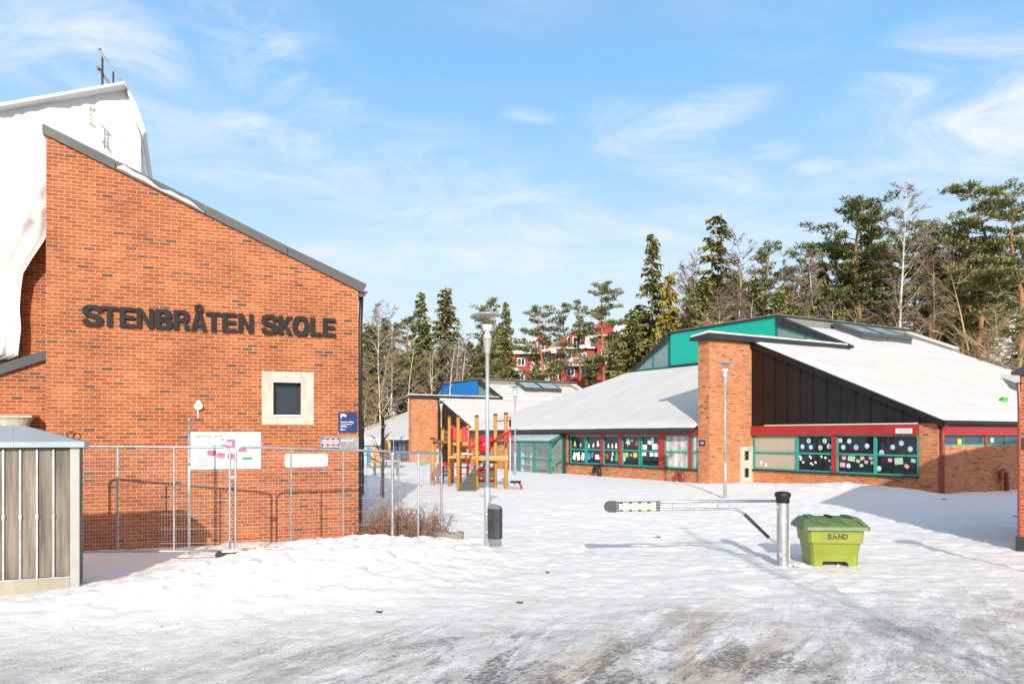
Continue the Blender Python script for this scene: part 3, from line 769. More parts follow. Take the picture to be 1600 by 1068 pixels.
    b = MB(FA.T); add_text(b, 'Beskyttet', u0 + .54 * w, u0 + .85 * w, z0 + .60 * h, z0 + .80 * h, .034, .012); b.build('side_text', WHITE, r, uv=False)
    # alarm lamp
    u = FA.u(310); z = FA.z(310, 634)
    root = thing('alarm_lamp', 'small white drop shaped alarm lamp on the brick wall left of the window', 'alarm', A_LOC, A_ANG)
    b = MB(FA.T); pts = []
    n = 20
    for k in range(n):
        t = 2 * math.pi * k / n; rr = .085
        x = rr * math.sin(t); y = -rr * math.cos(t)
        if y > 0: x *= 1 - .75 * (y / rr) ** 1.5; y *= 1.55
        pts.append((u + x, .0, z + y))
    b.prism(pts, (0, .09, 0)); b.build('housing', WHITE, root)
    b = MB(FA.T); b.disc((u, .093, z), (1, 0, 0), (0, 0, 1), .03); b.build('lens', LINEG, root, uv=False)
    b = MB(FA.T); b.tube([(u - .01, .02, z - .08), (u - .01, .02, z - .26)], .012, 6); b.build('conduit', WHITE, root, uv=False)
build_signs()

# ------------------------------------------------------------------ sheeted scaffold behind
def build_tarp():
    root = thing('sheeted_scaffold', 'scaffolding wrapped in white wrinkled tarpaulin towering behind the brick school building', 'scaffold', (-18, 26, 0), R(22))
    ca = rotz(-R(22))
    def loc(x, y, D):
        p = world_at(x, y, D); q = ca((p.x + 18, p.y - 26)); return Vector((q[0], q[1], p.z))
    def sheet(name, P00, P10, P11, P01, nu, nv, amp, seed, edge=None, mat=TARP):
        vs = []; fs = []
        nrm = (P10 - P00).cross(P01 - P00).normalized()
        uu = np.linspace(0, 1, nu + 1); vv = np.linspace(0, 1, nv + 1)
        lu, lv = (P10 - P00).length, (P01 - P00).length
        for v in vv:
            for u in uu:
                p = P00 * (1 - u) * (1 - v) + P10 * u * (1 - v) + P11 * u * v + P01 * (1 - u) * v
                a, c = u * lu, v * lv
                w = abs(float(fbm(np.array([a * .55 + c * .35]), np.array([c * .16 - a * .08]), 4, seed)[0])) * -1.6 + float(fbm(np.array([a * 1.7 + c * .9]), np.array([c * .5]), 3, seed + 9)[0]) * .5
                sag = -.12 * math.sin(math.pi * ((u * lu / 2.6) % 1)) - .08 * math.sin(math.pi * ((v * lv / 2.0) % 1))
                q = p + nrm * (amp * (w + sag))
                if edge: q = edge(q, u, v)
                vs.append(q)
        for j in range(nv):
            for i in range(nu): k = j * (nu + 1) + i; fs.append((k, k + 1, k + nu + 2, k + nu + 1))
        b = MB(); b.add(vs, fs); o = b.build(name, mat, root, smooth=True)
        return o
    # front: from left of the picture to the top right corner, bottom hidden behind the wall
    tr, br = loc(195, 130, 27.5), loc(219, 300, 28.4)
    tl = loc(-330, 226, 22.5); bl = loc(-330, 700, 22.5)
    br = loc(220, 640, 28.0); mr = loc(219, 262, 28.0)
    rp = [(640, 220), (300, 220), (216, 220), (176, 208), (130, 195)]; rv = [0, .62, .80, .90, 1.0]
    nu, nv = 150, 110; vs = []; fs = []
    for j in range(nv + 1):
        v = j / nv
        i = max(k for k in range(4) if rv[k] <= v + 1e-9) if v < 1 else 3; q = (v - rv[i]) / (rv[i + 1] - rv[i])
        pr = loc(rp[i][1] + (rp[i + 1][1] - rp[i][1]) * q, rp[i][0] + (rp[i + 1][0] - rp[i][0]) * q, 28.0)
        pl = bl + (tl - bl) * v
        for i in range(nu + 1):
            u = i / nu; p = pl + (pr - pl) * u; a = u * 12; c = p.z
            w = -2.0 * abs(float(fbm(np.array([a * .8 + c * .45]), np.array([c * .22 - a * .12]), 5, 3)[0])) - 1.3 * abs(float(fbm(np.array([a * 2.2 + c * 1.3]), np.array([c * .7 - a * .3]), 4, 13)[0]))
            sag = -.10 * math.sin(math.pi * ((a / 2.4) % 1)) - .10 * math.sin(math.pi * ((c / 2.0) % 1))
            p.y += (w + sag) * .42 * min(1, (1 - u) * 12 + .15) * min(1, (1 - v) * 9 + .05); vs.append(p)
    for j in range(nv):
        for i in range(nu): k = j * (nu + 1) + i; fs.append((k, k + 1, k + nu + 2, k + nu + 1))
    b = MB(); b.add(vs, fs); b.build('front_sheet', TARP, root, smooth=True)
    # side slope falling to the right of the top corner
    back = Vector((0, 9, 0))
    b = MB(); b.prism([loc(195, 130, 27.7), loc(212, 160, 27.7), loc(228, 204, 27.7), loc(223, 211, 27.7), loc(214, 190, 27.7), loc(206, 166, 27.7)], (0, 9, 0)); b.build('roof_flap', TARP, root)
    sheet('side_sheet', loc(219.5, 212, 28.02), loc(219.5, 640, 28.02), loc(214, 640, 28.02) + back, loc(214, 212, 28.02) + back, 20, 14, .05, 12)
    b = MB(); q = loc(-330, 222, 22.4); b.prism([tr + Vector((0, -.12, .02)), q + Vector((0, -.12, .02)), q + Vector((0, -.12, -.10)), tr + Vector((0, -.12, -.07))], (0, 6, 0)); b.build('top_edge', TARP, root)
    # loose part hanging low on the left, its right edge ragged
    def edge(q, u, v): return q
    pts = [(74, 352, 17.5), (66, 372, 17.5), (46, 402, 17.45), (33, 424, 17.45), (29, 450, 17.45), (27, 480, 17.45), (29, 510, 17.45), (27, 535, 17.45), (25, 553, 17.45), (10, 560, 17.45), (-20, 563, 17.4)]
    vs = []; fs = []; n = 60
    for j, (x, y, D) in enumerate(pts):
        R_ = loc(x, y, D)
        for i in range(n + 1):
            t = i / n
            p = loc(x - (x + 150) * t, y - 18 * t * (1 - j / 12), D - .6 * t)
            a = t * 4; c = j * .5
            w = float(fbm(np.array([a * 1.6 + c * .3]), np.array([c * .7 + a * .2]), 4, 77)[0])
            w += -.55 * abs(float(fbm(np.array([a * 3.1 + c * 1.2]), np.array([c * 1.1 - a]), 4, 177)[0])) * 2
            p = p + Vector((0, -.28 * w - .07 * abs(math.sin(a * 2.3 + c * .8)), 0)) + Vector((0, .25 * (1 - t) ** 6, 0))
            vs.append(p)
    for j in range(len(pts) - 1):
        for i in range(n): k = j * (n + 1) + i; fs.append((k, k + 1, k + n + 2, k + n + 1))
    # upper joint to the high sheet
    b = MB(); b.add(vs, fs)
    m = n + 1
    top = []
    for i in range(m):
        t = i / n; top.append(loc(72 - 222 * t, 200 + 30 * t, 18.0))
    base = len(b.v); b.add(top, []); b.add([], [])
    rows = 40; prev = list(range(m)); 
    for r_ in range(1, rows + 1):
        f_ = r_ / rows; ids = []
        for i in range(m):
            p0 = Vector(b.v[i]); p1 = Vector(top[i]); t = i / n
            w = float(fbm(np.array([t * 6.4 + f_ * 2]), np.array([f_ * 3 - t]), 4, 91)[0])
            p = p0.lerp(p1, f_) + Vector((0, (-.26 * w + .34 * abs(float(fbm(np.array([t * 13 + f_ * 4]), np.array([f_ * 4 - t * 3]), 4, 191)[0])) - .2 * abs(math.sin(t * 9.2 + f_ * 3))) * math.sin(math.pi * min(1, f_ + .15)), 0))
            b.v.append(tuple(p)); ids.append(len(b.v) - 1)
        for i in range(n): b.f.append([prev[i], ids[i], ids[i + 1], prev[i + 1]]); b.m.append(0)
        prev = ids
    b.build('hanging_sheet', TARP, root, smooth=True)
    # scaffold tubes sticking up above, and the ladder bracket
    def pole(x0, y0, x1, y1, D0, D1, r, mat=GALV):
        q = MB(); q.tube([loc(x0, y0, D0), loc(x1, y1, D1)], r, 7); q.build('scaffold_tube', mat, root, uv=False)
    pole(152, 76, 192, 129, 28, 27.8, .045); pole(152, 104, 172, 132, 28.2, 28, .045, M('rusty_tube', (.33, .17, .09), .6, .4, .3))
    pole(160, 86, 160, 134, 28, 28, .035, DARKM); pole(177, 112, 177, 131, 28, 28, .03, DARKM); pole(152, 79, 158, 77, 28, 28, .03, DARKM); pole(152, 109, 157, 107, 28.1, 28.1, .03, DARKM)
    q = MB(); 
    for dx in (0, 4.5): q.tube([loc(140 + dx, 167, 26.2), loc(139.5 + dx, 196, 26.2)], .03, 6)
    for yy in (172, 179, 186, 192): q.tube([loc(140, yy, 26.2), loc(145, yy + .5, 26.2)], .025, 6)
    q.tube([loc(141, 168, 26.4), loc(148, 173, 26.2)], .03, 6); q.tube([loc(142, 194, 26.4), loc(149, 199, 26.2)], .03, 6)
    q.build('ladder_bracket', M('pale_bracket', (.42, .40, .34), .6, .3, .3), root, uv=False)
build_tarp()

# ------------------------------------------------------------------ bin enclosure, front left
def build_enclosure():
    ang = R(25.0); loc = (-6.52, 12.0, 0)
    root = thing('bin_enclosure', 'grey weathered plank bin enclosure with pale metal strips and a blue grey hipped lid', 'bin shelter', loc, ang)
    # local x runs from the right front corner to the left (negative), y back
    zt = 2.22; Lx = 2.55; dp = 1.15
    xs = [-.13 - .212 * k for k in range(12)]
    r = random.Random(2)
    pl = MB()
    for a, c in zip(xs, xs[1:]): pl.box(c + .006, a - .006, .03 + r.uniform(0, .006), .055, .30, zt - .01)
    pl.build('plank_wall', GREYW, root)
    sd = MB()
    for k in range(5): sd.box(-.05, -.02, .1 + .21 * k, .1 + .21 * k + .2, .06, zt - .01)
    sd.build('side_planks', GREYW, root)
    for x in xs:
        if x == xs[0]: continue
        s = MB(); s.box(x - .013, x + .013, .0, .03, .29, zt - .02); s.box(x - .02, x + .02, -.012, .0, 1.18, 1.225); s.build('cover_strip', GALV, root)
    b = MB(); b.box(-Lx, -.13, -.01, .06, -.1, .275); b.build('base_board', M('cream_base_board', (.33, .30, .24), .8, 0, .2, 3, .2, 20), root)
    b = MB(); b.box(-Lx, -.13, -.018, .05, .275, .295); b.build('base_rail', GALV, root)
    b = MB()
    for x in (-.55, -1.3, -2.0):
        for z in (.10, .16): b.disc((x, -.014, z), (1, 0, 0), (0, 0, 1), .014, 8)
    b.build('bolts', GALV, root, uv=False)
    b = MB(); b.box(-.125, 0, -.02, .09, -.1, zt); b.build('post', M('pale_alu_post', (.36, .37, .36), .5, .3, .1, 3), root)
    b = MB(); b.box(-Lx, -.05, dp - .04, dp, -.1, zt); b.box(-Lx, -Lx + .05, .05, dp, -.1, zt); b.build('back_planks', GREYW, root)
    lid = MB()
    e0, e1, f0, f1 = -Lx - .1, .07, -.10, dp + .1; z0, z1, z2 = zt + .005, zt + .115, zt + .33
    o = [(e0, f0, z0), (e1, f0, z0), (e1, f1, z0), (e0, f1, z0)]; p = [(e0, f0, z1 - .03), (e1, f0, z1 - .03), (e1, f1, z1 - .03), (e0, f1, z1 - .03)]
    rg = [(e0 + .75, (f0 + f1) / 2, z2), (e1 - .85, (f0 + f1) / 2, z2)]
    lid.add(o + p + rg, [(3, 2, 1, 0), (0, 1, 5, 4), (1, 2, 6, 5), (2, 3, 7, 6), (3, 0, 4, 7), (4, 5, 9, 8), (5, 6, 9), (6, 7, 8, 9), (7, 4, 8)])
    lid.build('lid', M('blue_grey_lid', (.30, .36, .41), .45, .15, .12, 1.6), root)
    s = MB()
    for x in (-.72, -.95, -1.6): s.disc((x, f0 - .003, z0 + .05), (1, 0, 0), (0, 0, 1), .016, 8)
    s.tube([(-.84, f0 - .002, z0), (-.84, f0 - .002, z1 - .03), (-.95, (f0 + f1) / 2, z2 + .004)], .008, 4)
    s.build('lid_fittings', M('lid_fitting', (.55, .58, .6), .4, .5, .1), root, uv=False)
    t = MB()
    for x, dz in ((-.12, .075), (-.04, .05)):
        pts = [(x + .05 * math.cos(a), .12, z1 + dz + .05 * math.sin(a)) for a in np.linspace(0, 2 * math.pi, 14)]
        t.tube(pts, .009, 5, caps=False)
    t.build('lifting_ring', M('rusty_ring', (.06, .04, .035), .6, .5, .3), root, uv=False)
build_enclosure()

# ------------------------------------------------------------------ temporary fence
def fence_panel(p0, p1, zb, zt_, label, rl=.14, dz=0.0):
    """tube frame with rounded top corners, wire mesh and uprights; p0,p1 ground points"""
    dx, dy = p1[0] - p0[0], p1[1] - p0[1]; L = math.hypot(dx, dy)
    root = thing('mesh_fence', label, 'fence', (p0[0], p0[1], zb), math.atan2(dy, dx), 'temporary steel mesh fences')
    H = zt_ - zb
    S = lambda x: dz * x / L
    f = MB(); pts = [(0, 0, 0)]
    for k in range(7): t = R(180 - 15 * k); pts.append((rl + rl * math.cos(t), 0, H - rl + rl * math.sin(t)))
    for k in range(7): t = R(90 - 15 * k); pts.append((L - rl + rl * math.cos(t), 0, H - rl + rl * math.sin(t) + dz))
    pts.append((L, 0, dz))
    f.tube([(0, 0, -.25)] + pts + [(L, 0, -.25 + dz)], .025, 8); f.tube([(0, 0, .03), (L, 0, .03 + dz)], .023, 8)
    f.build('frame', GALV, root, uv=False, smooth=True)
    n = max(2, int(round(L / 1.15)))
    for k in range(1, n): u = MB(); x = L * k / n; u.tube([(x, 0, .03 + S(x)), (x, 0, H + S(x))], .02, 6); u.build('upright', GALV, root, uv=False)
    w = MB(); x = .05
    while x < L - .03:
        w.tube([(x, -.018, .05 + S(x)), (x, -.018, H - .04 + S(x))], .0021, 3, caps=False); x += .052
    z = .18
    while z < H - .05: w.tube([(.02, -.022, z), (L - .02, -.022, z + dz)], .0026, 3, caps=False); z += .27
    w.build('wire_mesh', M('wire', (.40, .41, .42), .5, .6, .1), root, uv=False)
    return root
def gp(x, D): return ((x - 800) / F_PX * D, D)
fa, fb, fc, fd = gp(95, 14.75), gp(359, 15.0), gp(368, 15.02), gp(613, 16.5)
fe = gp(690, 18.1)
fence_panel(fa, fb, .22, 2.20, 'mesh fence along the brick wall from the bin enclosure to the site plan', dz=-.02)
fence_panel(fc, fd, .22, 2.18, 'mesh fence along the brick wall from the site plan to the building corner', dz=-.10)
fence_panel(gp(614, 16.52), fe, .16, 2.06, 'short mesh fence turning back into the yard to the concrete block', dz=-.08, rl=.05)
fence_panel(gp(560, 19.6), gp(690, 18.15), .12, 2.02, 'mesh fence behind the brown bushes', dz=-.02)
def build_fence_bits():
    # clamp between the first two panels, foot blocks, tall pole
    c = thing('fence_clamp', 'steel clamp joining two fence panels in front of the site plan board', 'clamp', (fb[0] + .05, fb[1], 1.62), math.atan2(fd[1] - fc[1], fd[0] - fc[0]))
    b = MB(); b.box(-.075, .075, -.03, .03, -.03, .03); b.build('clamp_plate', GALV, c); b = MB(); b.tube([(0, -.05, 0), (0, .05, 0)], .012, 6); b.build('bolt', GALV, c, uv=False)
    RUB = M('dark_rubber_foot', (.035, .036, .04), .8, 0, .3, 8, .3, 40)
    r = thing('ballast_block', 'black rubber ballast block with steel gussets under the fence joint by the wall', 'ballast block', (fb[0] + .05, fb[1] - .02, .10), R(24), 'fence ballast blocks')
    b = MB(); b.prism([(-.24, -.11, 0), (.24, -.11, 0), (.34, -.11, .06), (.24, -.11, .12), (-.24, -.11, .12), (-.30, -.11, .06)], (0, .22, 0)); b.build('block', RUB, r)
    b = MB()
    for sx in (-1, 1): b.prism([(sx * .05, -.02, .12), (sx * .20, -.02, .13), (sx * .05, -.02, .34)], (0, .02, 0))
    b.build('gusset', GALV, r)
    s = MB(); s.add(*blob((0.0, -.01, .12), (.2, .10, .05), 10, 6)); s.build('snow_cap', SNOW, r, smooth=True)
    r = thing('ballast_block', 'grey concrete ballast block at the far end of the short fence', 'ballast block', (fe[0] + .12, fe[1] - .02, gz1(*fe) + .02), R(-3), 'fence ballast blocks')
    b = MB(); b.prism([(-.34, -.11, 0), (.36, -.11, 0), (.38, -.11, .14), (.26, -.11, .16), (.2, -.11, .12), (.05, -.11, .12), (0, -.11, .16), (-.32, -.11, .15)], (0, .22, 0)); b.build('block', M('grey_concrete_foot', (.20, .185, .16), .9, 0, .25, 6, .3, 30), r)
    p = gp(295.5, 15.9)
    pl = thing('steel_post', 'tall plain galvanised post rising above the fence left of the site plan', 'post', (p[0], p[1], .1))
    b = MB(); b.tube([(0, 0, -.3), (0, 0, 2.62)], .03, 10); b.build('pole', GALV, pl, uv=False, smooth=True); b = MB(); b.lathe([(.031, 2.62), (.031, 2.64), (.01, 2.65)], n=10); b.build('cap', GREYM, pl, uv=False)
def blob(c, r, n=10, m=6):
    vs = []; fs = []
    for j in range(m + 1):
        ph = -math.pi / 2 + math.pi * j / m
        for k in range(n):
            t = 2 * math.pi * k / n; vs.append((c[0] + r[0] * math.cos(ph) * math.cos(t), c[1] + r[1] * math.cos(ph) * math.sin(t), c[2] + r[2] * math.sin(ph)))
    for j in range(m):
        for k in range(n): fs.append((j * n + k, j * n + (k + 1) % n, (j + 1) * n + (k + 1) % n, (j + 1) * n + k))
    return vs, fs
build_fence_bits()
# ------------------------------------------------------------------ school pavilions (the near green one and the far blue one share a plan)
P_ANG = math.atan2(.511, .859)
SL = .4175                                     # roof slope
def snow_slab(name, parent, poly_u, zf, n=(40, 30), thick=.12, T=None, seed=1, amp=.05):
    """snow lying on a sloping roof: poly_u(t, r) -> plan point; zf(x, y) -> roof height"""
    b = MB(T); vs = []; fs = []
    nu, nv = n
    for j in range(nv + 1):
        for i in range(nu + 1):
            x, y = poly_u(i / nu, j / nv)
            if i in (0, nu) or j in (0, nv): x += .07 * float(fbm(np.array([x * 1.3]), np.array([y * 1.3]), 3, seed + 3)[0]); y += .07 * float(fbm(np.array([x * 1.3 + 9]), np.array([y * 1.3]), 3, seed + 5)[0])
            e = min(1, min(i, nu - i) / 1.5, min(j, nv - j) / 1.5)
            d = thick * (.45 + .55 * e) + amp * float(fbm(np.array([x * .7]), np.array([y * .7]), 3, seed)[0]) * e
            vs.append((x, y, zf(x, y) + d))
    m = nu + 1
    for j in range(nv):
        for i in range(nu): k = j * m + i; fs.append((k, k + 1, k + m + 1, k + m))
    ring = [i for i in range(m)] + [j * m + nu for j in range(1, nv + 1)] + [nv * m + i for i in range(nu - 1, -1, -1)] + [j * m for j in range(nv - 1, 0, -1)]
    b0 = len(vs)
    for k in ring: x, y, z = vs[k]; vs.append((x, y, zf(x, y) + .012))
    for a in range(len(ring)): c = (a + 1) % len(ring); fs.append((ring[c], ring[a], b0 + a, b0 + c))
    b.add(vs, fs)
    return b.build(name, SNOW, parent, uv=False, smooth=True)
def window(parent, T, u0, u1, z0, z1, frame, pane, rows=2, cols=1, depth=.0, t=.065, sash=None, decor=(), dseed=0, panel=None):
    """a window of rows x cols lights: frame, one pane per light, paper cut-outs stuck inside"""
    if u1 < u0: u0, u1 = u1, u0
    b = MB(T); n0, n1 = -.12 + depth, -.005 + depth
    b.box(u0, u0 + t, n0, n1, z0, z1); b.box(u1 - t, u1, n0, n1, z0, z1)
    b.box(u0 + t, u1 - t, n0, n1, z0, z0 + t); b.box(u0 + t, u1 - t, n0, n1, z1 - t, z1)
    us = [u0 + t + (u1 - u0 - 2 * t) * k / cols for k in range(cols + 1)]; zs = [z0 + t + (z1 - z0 - 2 * t) * k / rows for k in range(rows + 1)]
    for k in range(1, cols): b.box(us[k] - t * .4, us[k] + t * .4, n0, n1 - .01, z0 + t, z1 - t)
    for k in range(1, rows): b.box(u0 + t, u1 - t, n0 + .01, n1 + .012, zs[k] - t * .55, zs[k] + t * .55)
    w = b.build('window', frame, parent)
    for i in range(cols):
        for j in range(rows):
            g = MB(T); g.box(us[i], us[i + 1], -.075 + depth, -.06 + depth, zs[j], zs[j + 1])
            mat = pane[(i * rows + j) % len(pane)] if isinstance(pane, (list, tuple)) else pane
            g.build('pane', mat, w)
    dn = -.054 + depth
    for kind, fu, fz, size, mat, rot in decor:
        d = MB(T); cu = u0 + (u1 - u0) * fu; cz = z0 + (z1 - z0) * fz
        ca, sa = math.cos(rot), math.sin(rot)
        if kind == 'o':
            d.disc((cu, dn, cz), (1, 0, 0), (0, 0, 1), size, 14); d.disc((cu, dn + .002, cz), (1, 0, 0), (0, 0, 1), size * .62, 10, m=1)
            d.quad((cu - size * .35, dn + .004, cz - size * .3), (cu + size * .35, dn + .004, cz - size * .3), (cu, dn + .004, cz + size * .4), m=2)
            d.build('paper_cutout', [CUTS[1] if mat == 1 else M('paper_pale_blue', (.50, .60, .64), .8), CUTS[0] if mat == 1 else CUTS[1], LINEG], w, uv=False)
            continue
        if kind == 'r': pts = [(-1, -.75), (1, -.75), (1, .75), (-1, .75)]
        elif kind == 'p': pts = [(-.7, -1), (.7, -1), (.7, 1), (-.7, 1)]
        elif kind == 'l': pts = [(math.cos(a) * (1 if k % 2 else .72), .75 * math.sin(a) * (1 if k % 2 else .75)) for k, a in enumerate(np.linspace(0, 2 * math.pi, 9)[:-1])]
        elif kind == 's': pts = [(math.cos(a) * (1 if k % 2 else .4), math.sin(a) * (1 if k % 2 else .4)) for k, a in enumerate(np.linspace(0, 2 * math.pi, 13)[:-1])]
        elif kind == 't': pts = [(0, 1.5), (.45, .8), (.25, .8), (.7, .1), (.4, .1), (.9, -.7), (.15, -.7), (.15, -1.1), (-.15, -1.1), (-.15, -.7), (-.9, -.7), (-.4, .1), (-.7, .1), (-.25, .8), (-.45, .8)]
        elif kind == 'n': pts = [(-.5, -1), (.5, -1), (.75, -.4), (.4, 0), (.5, .45), (.2, .85), (-.2, .85), (-.5, .45), (-.4, 0), (-.75, -.4)]
        elif kind == 'b': pts = [(-1, -1), (1, -1), (1, 1), (-1, 1)]
        d.add([(cu + (a * ca - c * sa) * size, dn, cz + (a * sa + c * ca) * size) for a, c in pts], [tuple(range(len(pts)))])
        d.build('paper_cutout', CUTS[mat], w, uv=False)
    return w
def gooseneck(parent, T, u, n, zb, h, r, mat, wdt, sg=1):
    b = MB(T); pts = [(u, n, zb), (u, n, zb + h)]
    for k in range(1, 11): a = R(k * 18); pts.append((u + sg * wdt / 2 * (1 - math.cos(a)), n, zb + h + wdt / 2 * math.sin(a)))
    pts.append((u + sg * wdt, n, zb + h - .10))
    b.tube(pts, r, 10); b.build('vent_pipe', mat, parent, uv=False, smooth=True)

def pavilion(loc, label, panelmat, fascia, wframe, near):
    root = thing('school_pavilion', label, 'school building', loc, P_ANG, 'low brick school pavilions with snow roofs')
    if near: brick = BRICK2
    else: brick = BRICK2
    XI, YI = (1, 0, 0), (0, 1, 0)
    W2 = Facade(loc, P_ANG, (0, 0, 0), YI, (-1, 0, 0))
    FF = Facade(loc, P_ANG, (2.53, 0, 0), YI, (-1, 0, 0))
    RF = Facade(loc, P_ANG, (0, -9.38, 0), XI, (0, -1, 0))
    PF = Facade(loc, P_ANG, (0, -.80, 0), XI, (0, -1, 0))
    zA = lambda w: 3.0 + SL * (w + 9.38)
    zB = lambda s: 2.86 + SL * s
    sill, head, ftop = .895, 2.42, 2.82
    # ---- walls
    b = MB()
    b.box(0, .3, -.1, 10.05, -1.5, sill - .05)                       # under the long window band
    b.box(0, .3, 10.05, 21.6, -1.5, 2.86)                            # right of the porch and beyond
    b.box(.3, 20.5, 21.3, 21.6, -1.5, 2.8); b.box(20.2, 20.5, -9.3, 21.3, -1.5, 2.8)
    b.build('long_wall', brick, root)
    b = MB(); b.box(2.53, 2.83, -8.68, -.8, -1.5, sill - .05); b.box(2.53, 2.83, -9.38, -8.68, -1.5, 2.92); b.build('gable_wall', brick, root)
    b = MB(); b.box(2.83, 20.5, -9.38, -9.08, -1.5, 2.03); b.build('end_wall', brick, root)
    b = MB(); b.box(-.12, 2.74, -.80, -.12, -1.5, 6.55); b.box(2.74, 9.0, -.80, -.12, 2.5, 6.55); b.build('buttress_wall', brick, root)
    # ---- dark interior behind the glass
    b = MB(); b.box(.9, 1.0, -.1, 10.05, .6, 2.8); b.box(.02, .9, 10.02, 10.05, .6, 2.8); b.box(3.3, 3.4, -8.9, -.9, .5, 2.8); b.box(2.9, 20, -8.2, -8.1, 1.5, 2.9); b.build('interior', M('dark_interior', (.03, .03, .032), .9), root)
    # ---- fascias
    b = MB(); b.box(-.13, -.002, .0, 10.3, head, ftop); b.box(.0, .3, .0, 10.05, head + .1, 2.86); b.build('fascia', fascia, root)
    b = MB(); b.box(2.40, 2.528, -8.66, -.85, head, ftop); b.box(2.53, 2.8, -8.66, -.85, head + .1, 2.88); b.build('fascia', fascia, root)
    b = MB(); b.box(2.72, 20.6, -9.51, -9.382, 2.42, 2.84); b.box(2.83, 20.5, -9.38, -9.08, 2.5, 2.9); b.build('fascia', fascia, root)
    # ---- sills
    b = MB(); b.box(-.10, .28, -.1, 10.2, sill - .05, sill); b.build('sill', BLACK, root)
    b = MB(); b.box(2.43, 2.80, -8.68, -.86, sill - .05, sill); b.build('sill', BLACK, root)
    # ---- roofs with their snow
    rb = MB()
    rb.prism([(2.38, -9.62, zA(-9.62) - .14), (2.38, -.82, zA(-.82) - .14), (2.38, -.82, zA(-.82)), (2.38, -9.62, zA(-9.62))], (6.7, 0, 0))
    rb.prism([(9.08, -9.62, zA(-9.62) - .14), (9.08, 3.45, zA(3.45) - .14), (9.08, 3.45, zA(3.45)), (9.08, -9.62, zA(-9.62))], (11.9, 0, 0))
    rb.prism([(9.0, 11.85, 8.3), (9.0, 24.6, 3.0), (9.0, 24.6, 2.85), (9.0, 11.85, 8.15)], (11.9, 0, 0))
    rb.build('roof', DARKM, root)
    snow_slab('roof_snow', root, lambda t, r_: (2.50 + 18.4 * t, -9.56 + 8.7 * r_) if True else 0, lambda x, y: zA(y), (70, 40), .16, seed=4, amp=.10)
    snow_slab('roof_snow', root, lambda t, r_: (9.2 + 11.7 * t, -.87 + 4.25 * r_), lambda x, y: zA(y), (46, 22), .155, seed=4, amp=.10)
    b = MB(); b.add([(-.38, -.05, zB(-.38)), (-.38, 21.9, zB(-.38)), (8.98, 15.6, zB(8.98)), (8.98, -.05, zB(8.98)),
                     (-.38, -.05, zB(-.38) - .13), (-.38, 21.9, zB(-.38) - .13), (8.98, 15.6, zB(8.98) - .13), (8.98, -.05, zB(8.98) - .13)],
                    [(0, 1, 2, 3), (7, 6, 5, 4), (0, 4, 5, 1), (1, 5, 6, 2), (2, 6, 7, 3), (3, 7, 4, 0)]); b.build('roof', DARKM, root)
    snow_slab('roof_snow', root, lambda t, r_: (-.30 + 9.1 * t, -.02 + (21.75 - 6.2 * t) * r_), lambda x, y: zB(x), (40, 90), .15, seed=6, amp=.10)
    b = MB(); b.add([(8.9, 15.7, zB(8.9) - .15), (-.3, 21.8, zB(-.3)), (20.5, 21.8, 2.8), (20.5, 11.9, 8.2), (9.1, 11.9, 8.2)], [(0, 1, 2, 3, 4)]); b.build('side_roof', DARKM, root)
    # ---- parapet cap of the buttress wall, with a snow line
    b = MB(); b.prism([(-.36, -1.06, 6.56), (-.36, .16, 6.56), (-.36, .16, 6.70), (-.36, -1.06, 6.80)], (9.36, 0, 0)); b.build('parapet_cap', DARKM, root)
    b = MB()
    for k in range(9): b.prism([(-.34 + 1.03 * k, -1.03, 6.815), (-.34 + 1.03 * k, .1, 6.72), (-.34 + 1.03 * k, .1, 6.80), (-.34 + 1.03 * k, -.98, 6.905 - .01 * (k % 3))], (1.0, 0, 0))
    b.build('cap_snow', SNOW, root)
    b = MB(); b.box(2.53, 9.6, -.93, -.82, 6.34, 6.555); b.build('flashing', GREYB, root)
    # ---- brown standing seam cladding of the gable
    g = MB(); yt = lambda w: zA(w) - .15
    g.prism([(2.46, -9.30, ftop + .03), (2.46, -.82, ftop + .03), (2.46, -.82, yt(-.82)), (2.46, -9.30, yt(-9.3))], (.3, 0, 0))
    k = 0
    seams = [-.82 - .66 * (i + 1) for i in range(12)]
    for w in seams:
        if yt(w) - ftop > .12: g.box(2.425, 2.46, w - .014, w + .014, ftop + .03, yt(w))
    g.build('cladding', BROWNM, root)
    v = MB(); v.prism([(2.34, -9.62, zA(-9.62) - .18), (2.34, -.84, zA(-.84) - .22), (2.34, -.84, zA(-.84) + .05), (2.34, -9.62, zA(-9.62) + .05)], (.20, 0, 0)); v.build('verge_trim', BROWNM, root)
    s = MB(); s.box(2.39, 2.455, -8.7, -1.6, ftop, ftop + .045); s.build('ledge_snow', SNOW, root)
    # ---- clerestory: coloured panel, raked glazing each side, flat top
    zt = 8.78
    c = MB(); c.box(9.0, 9.3, 3.5, 11.8, zB(9) + .06, zt); c.build('clerestory_panel', panelmat, root)
    c = MB(); c.box(8.93, 9.0, 3.42, 11.9, zB(9) - .05, zB(9) + .16); c.build('clerestory_flashing', DARKM, root)
    c = MB(); c.box(8.88, 21.2, 3.30, 11.95, zt, zt + .11); c.build('flat_roof', DARKM, root)
    snow_slab('roof_snow', root, lambda t, r_: (8.98 + 12.1 * t, 3.4 + 8.45 * r_), lambda x, y: zt + .11, (20, 14), .07, seed=9)
    c = MB(); c.box(9.1, 21.0, 3.36, 3.5, zA(3.4) - .1, zt); c.build('ridge_band', GREYB, root)
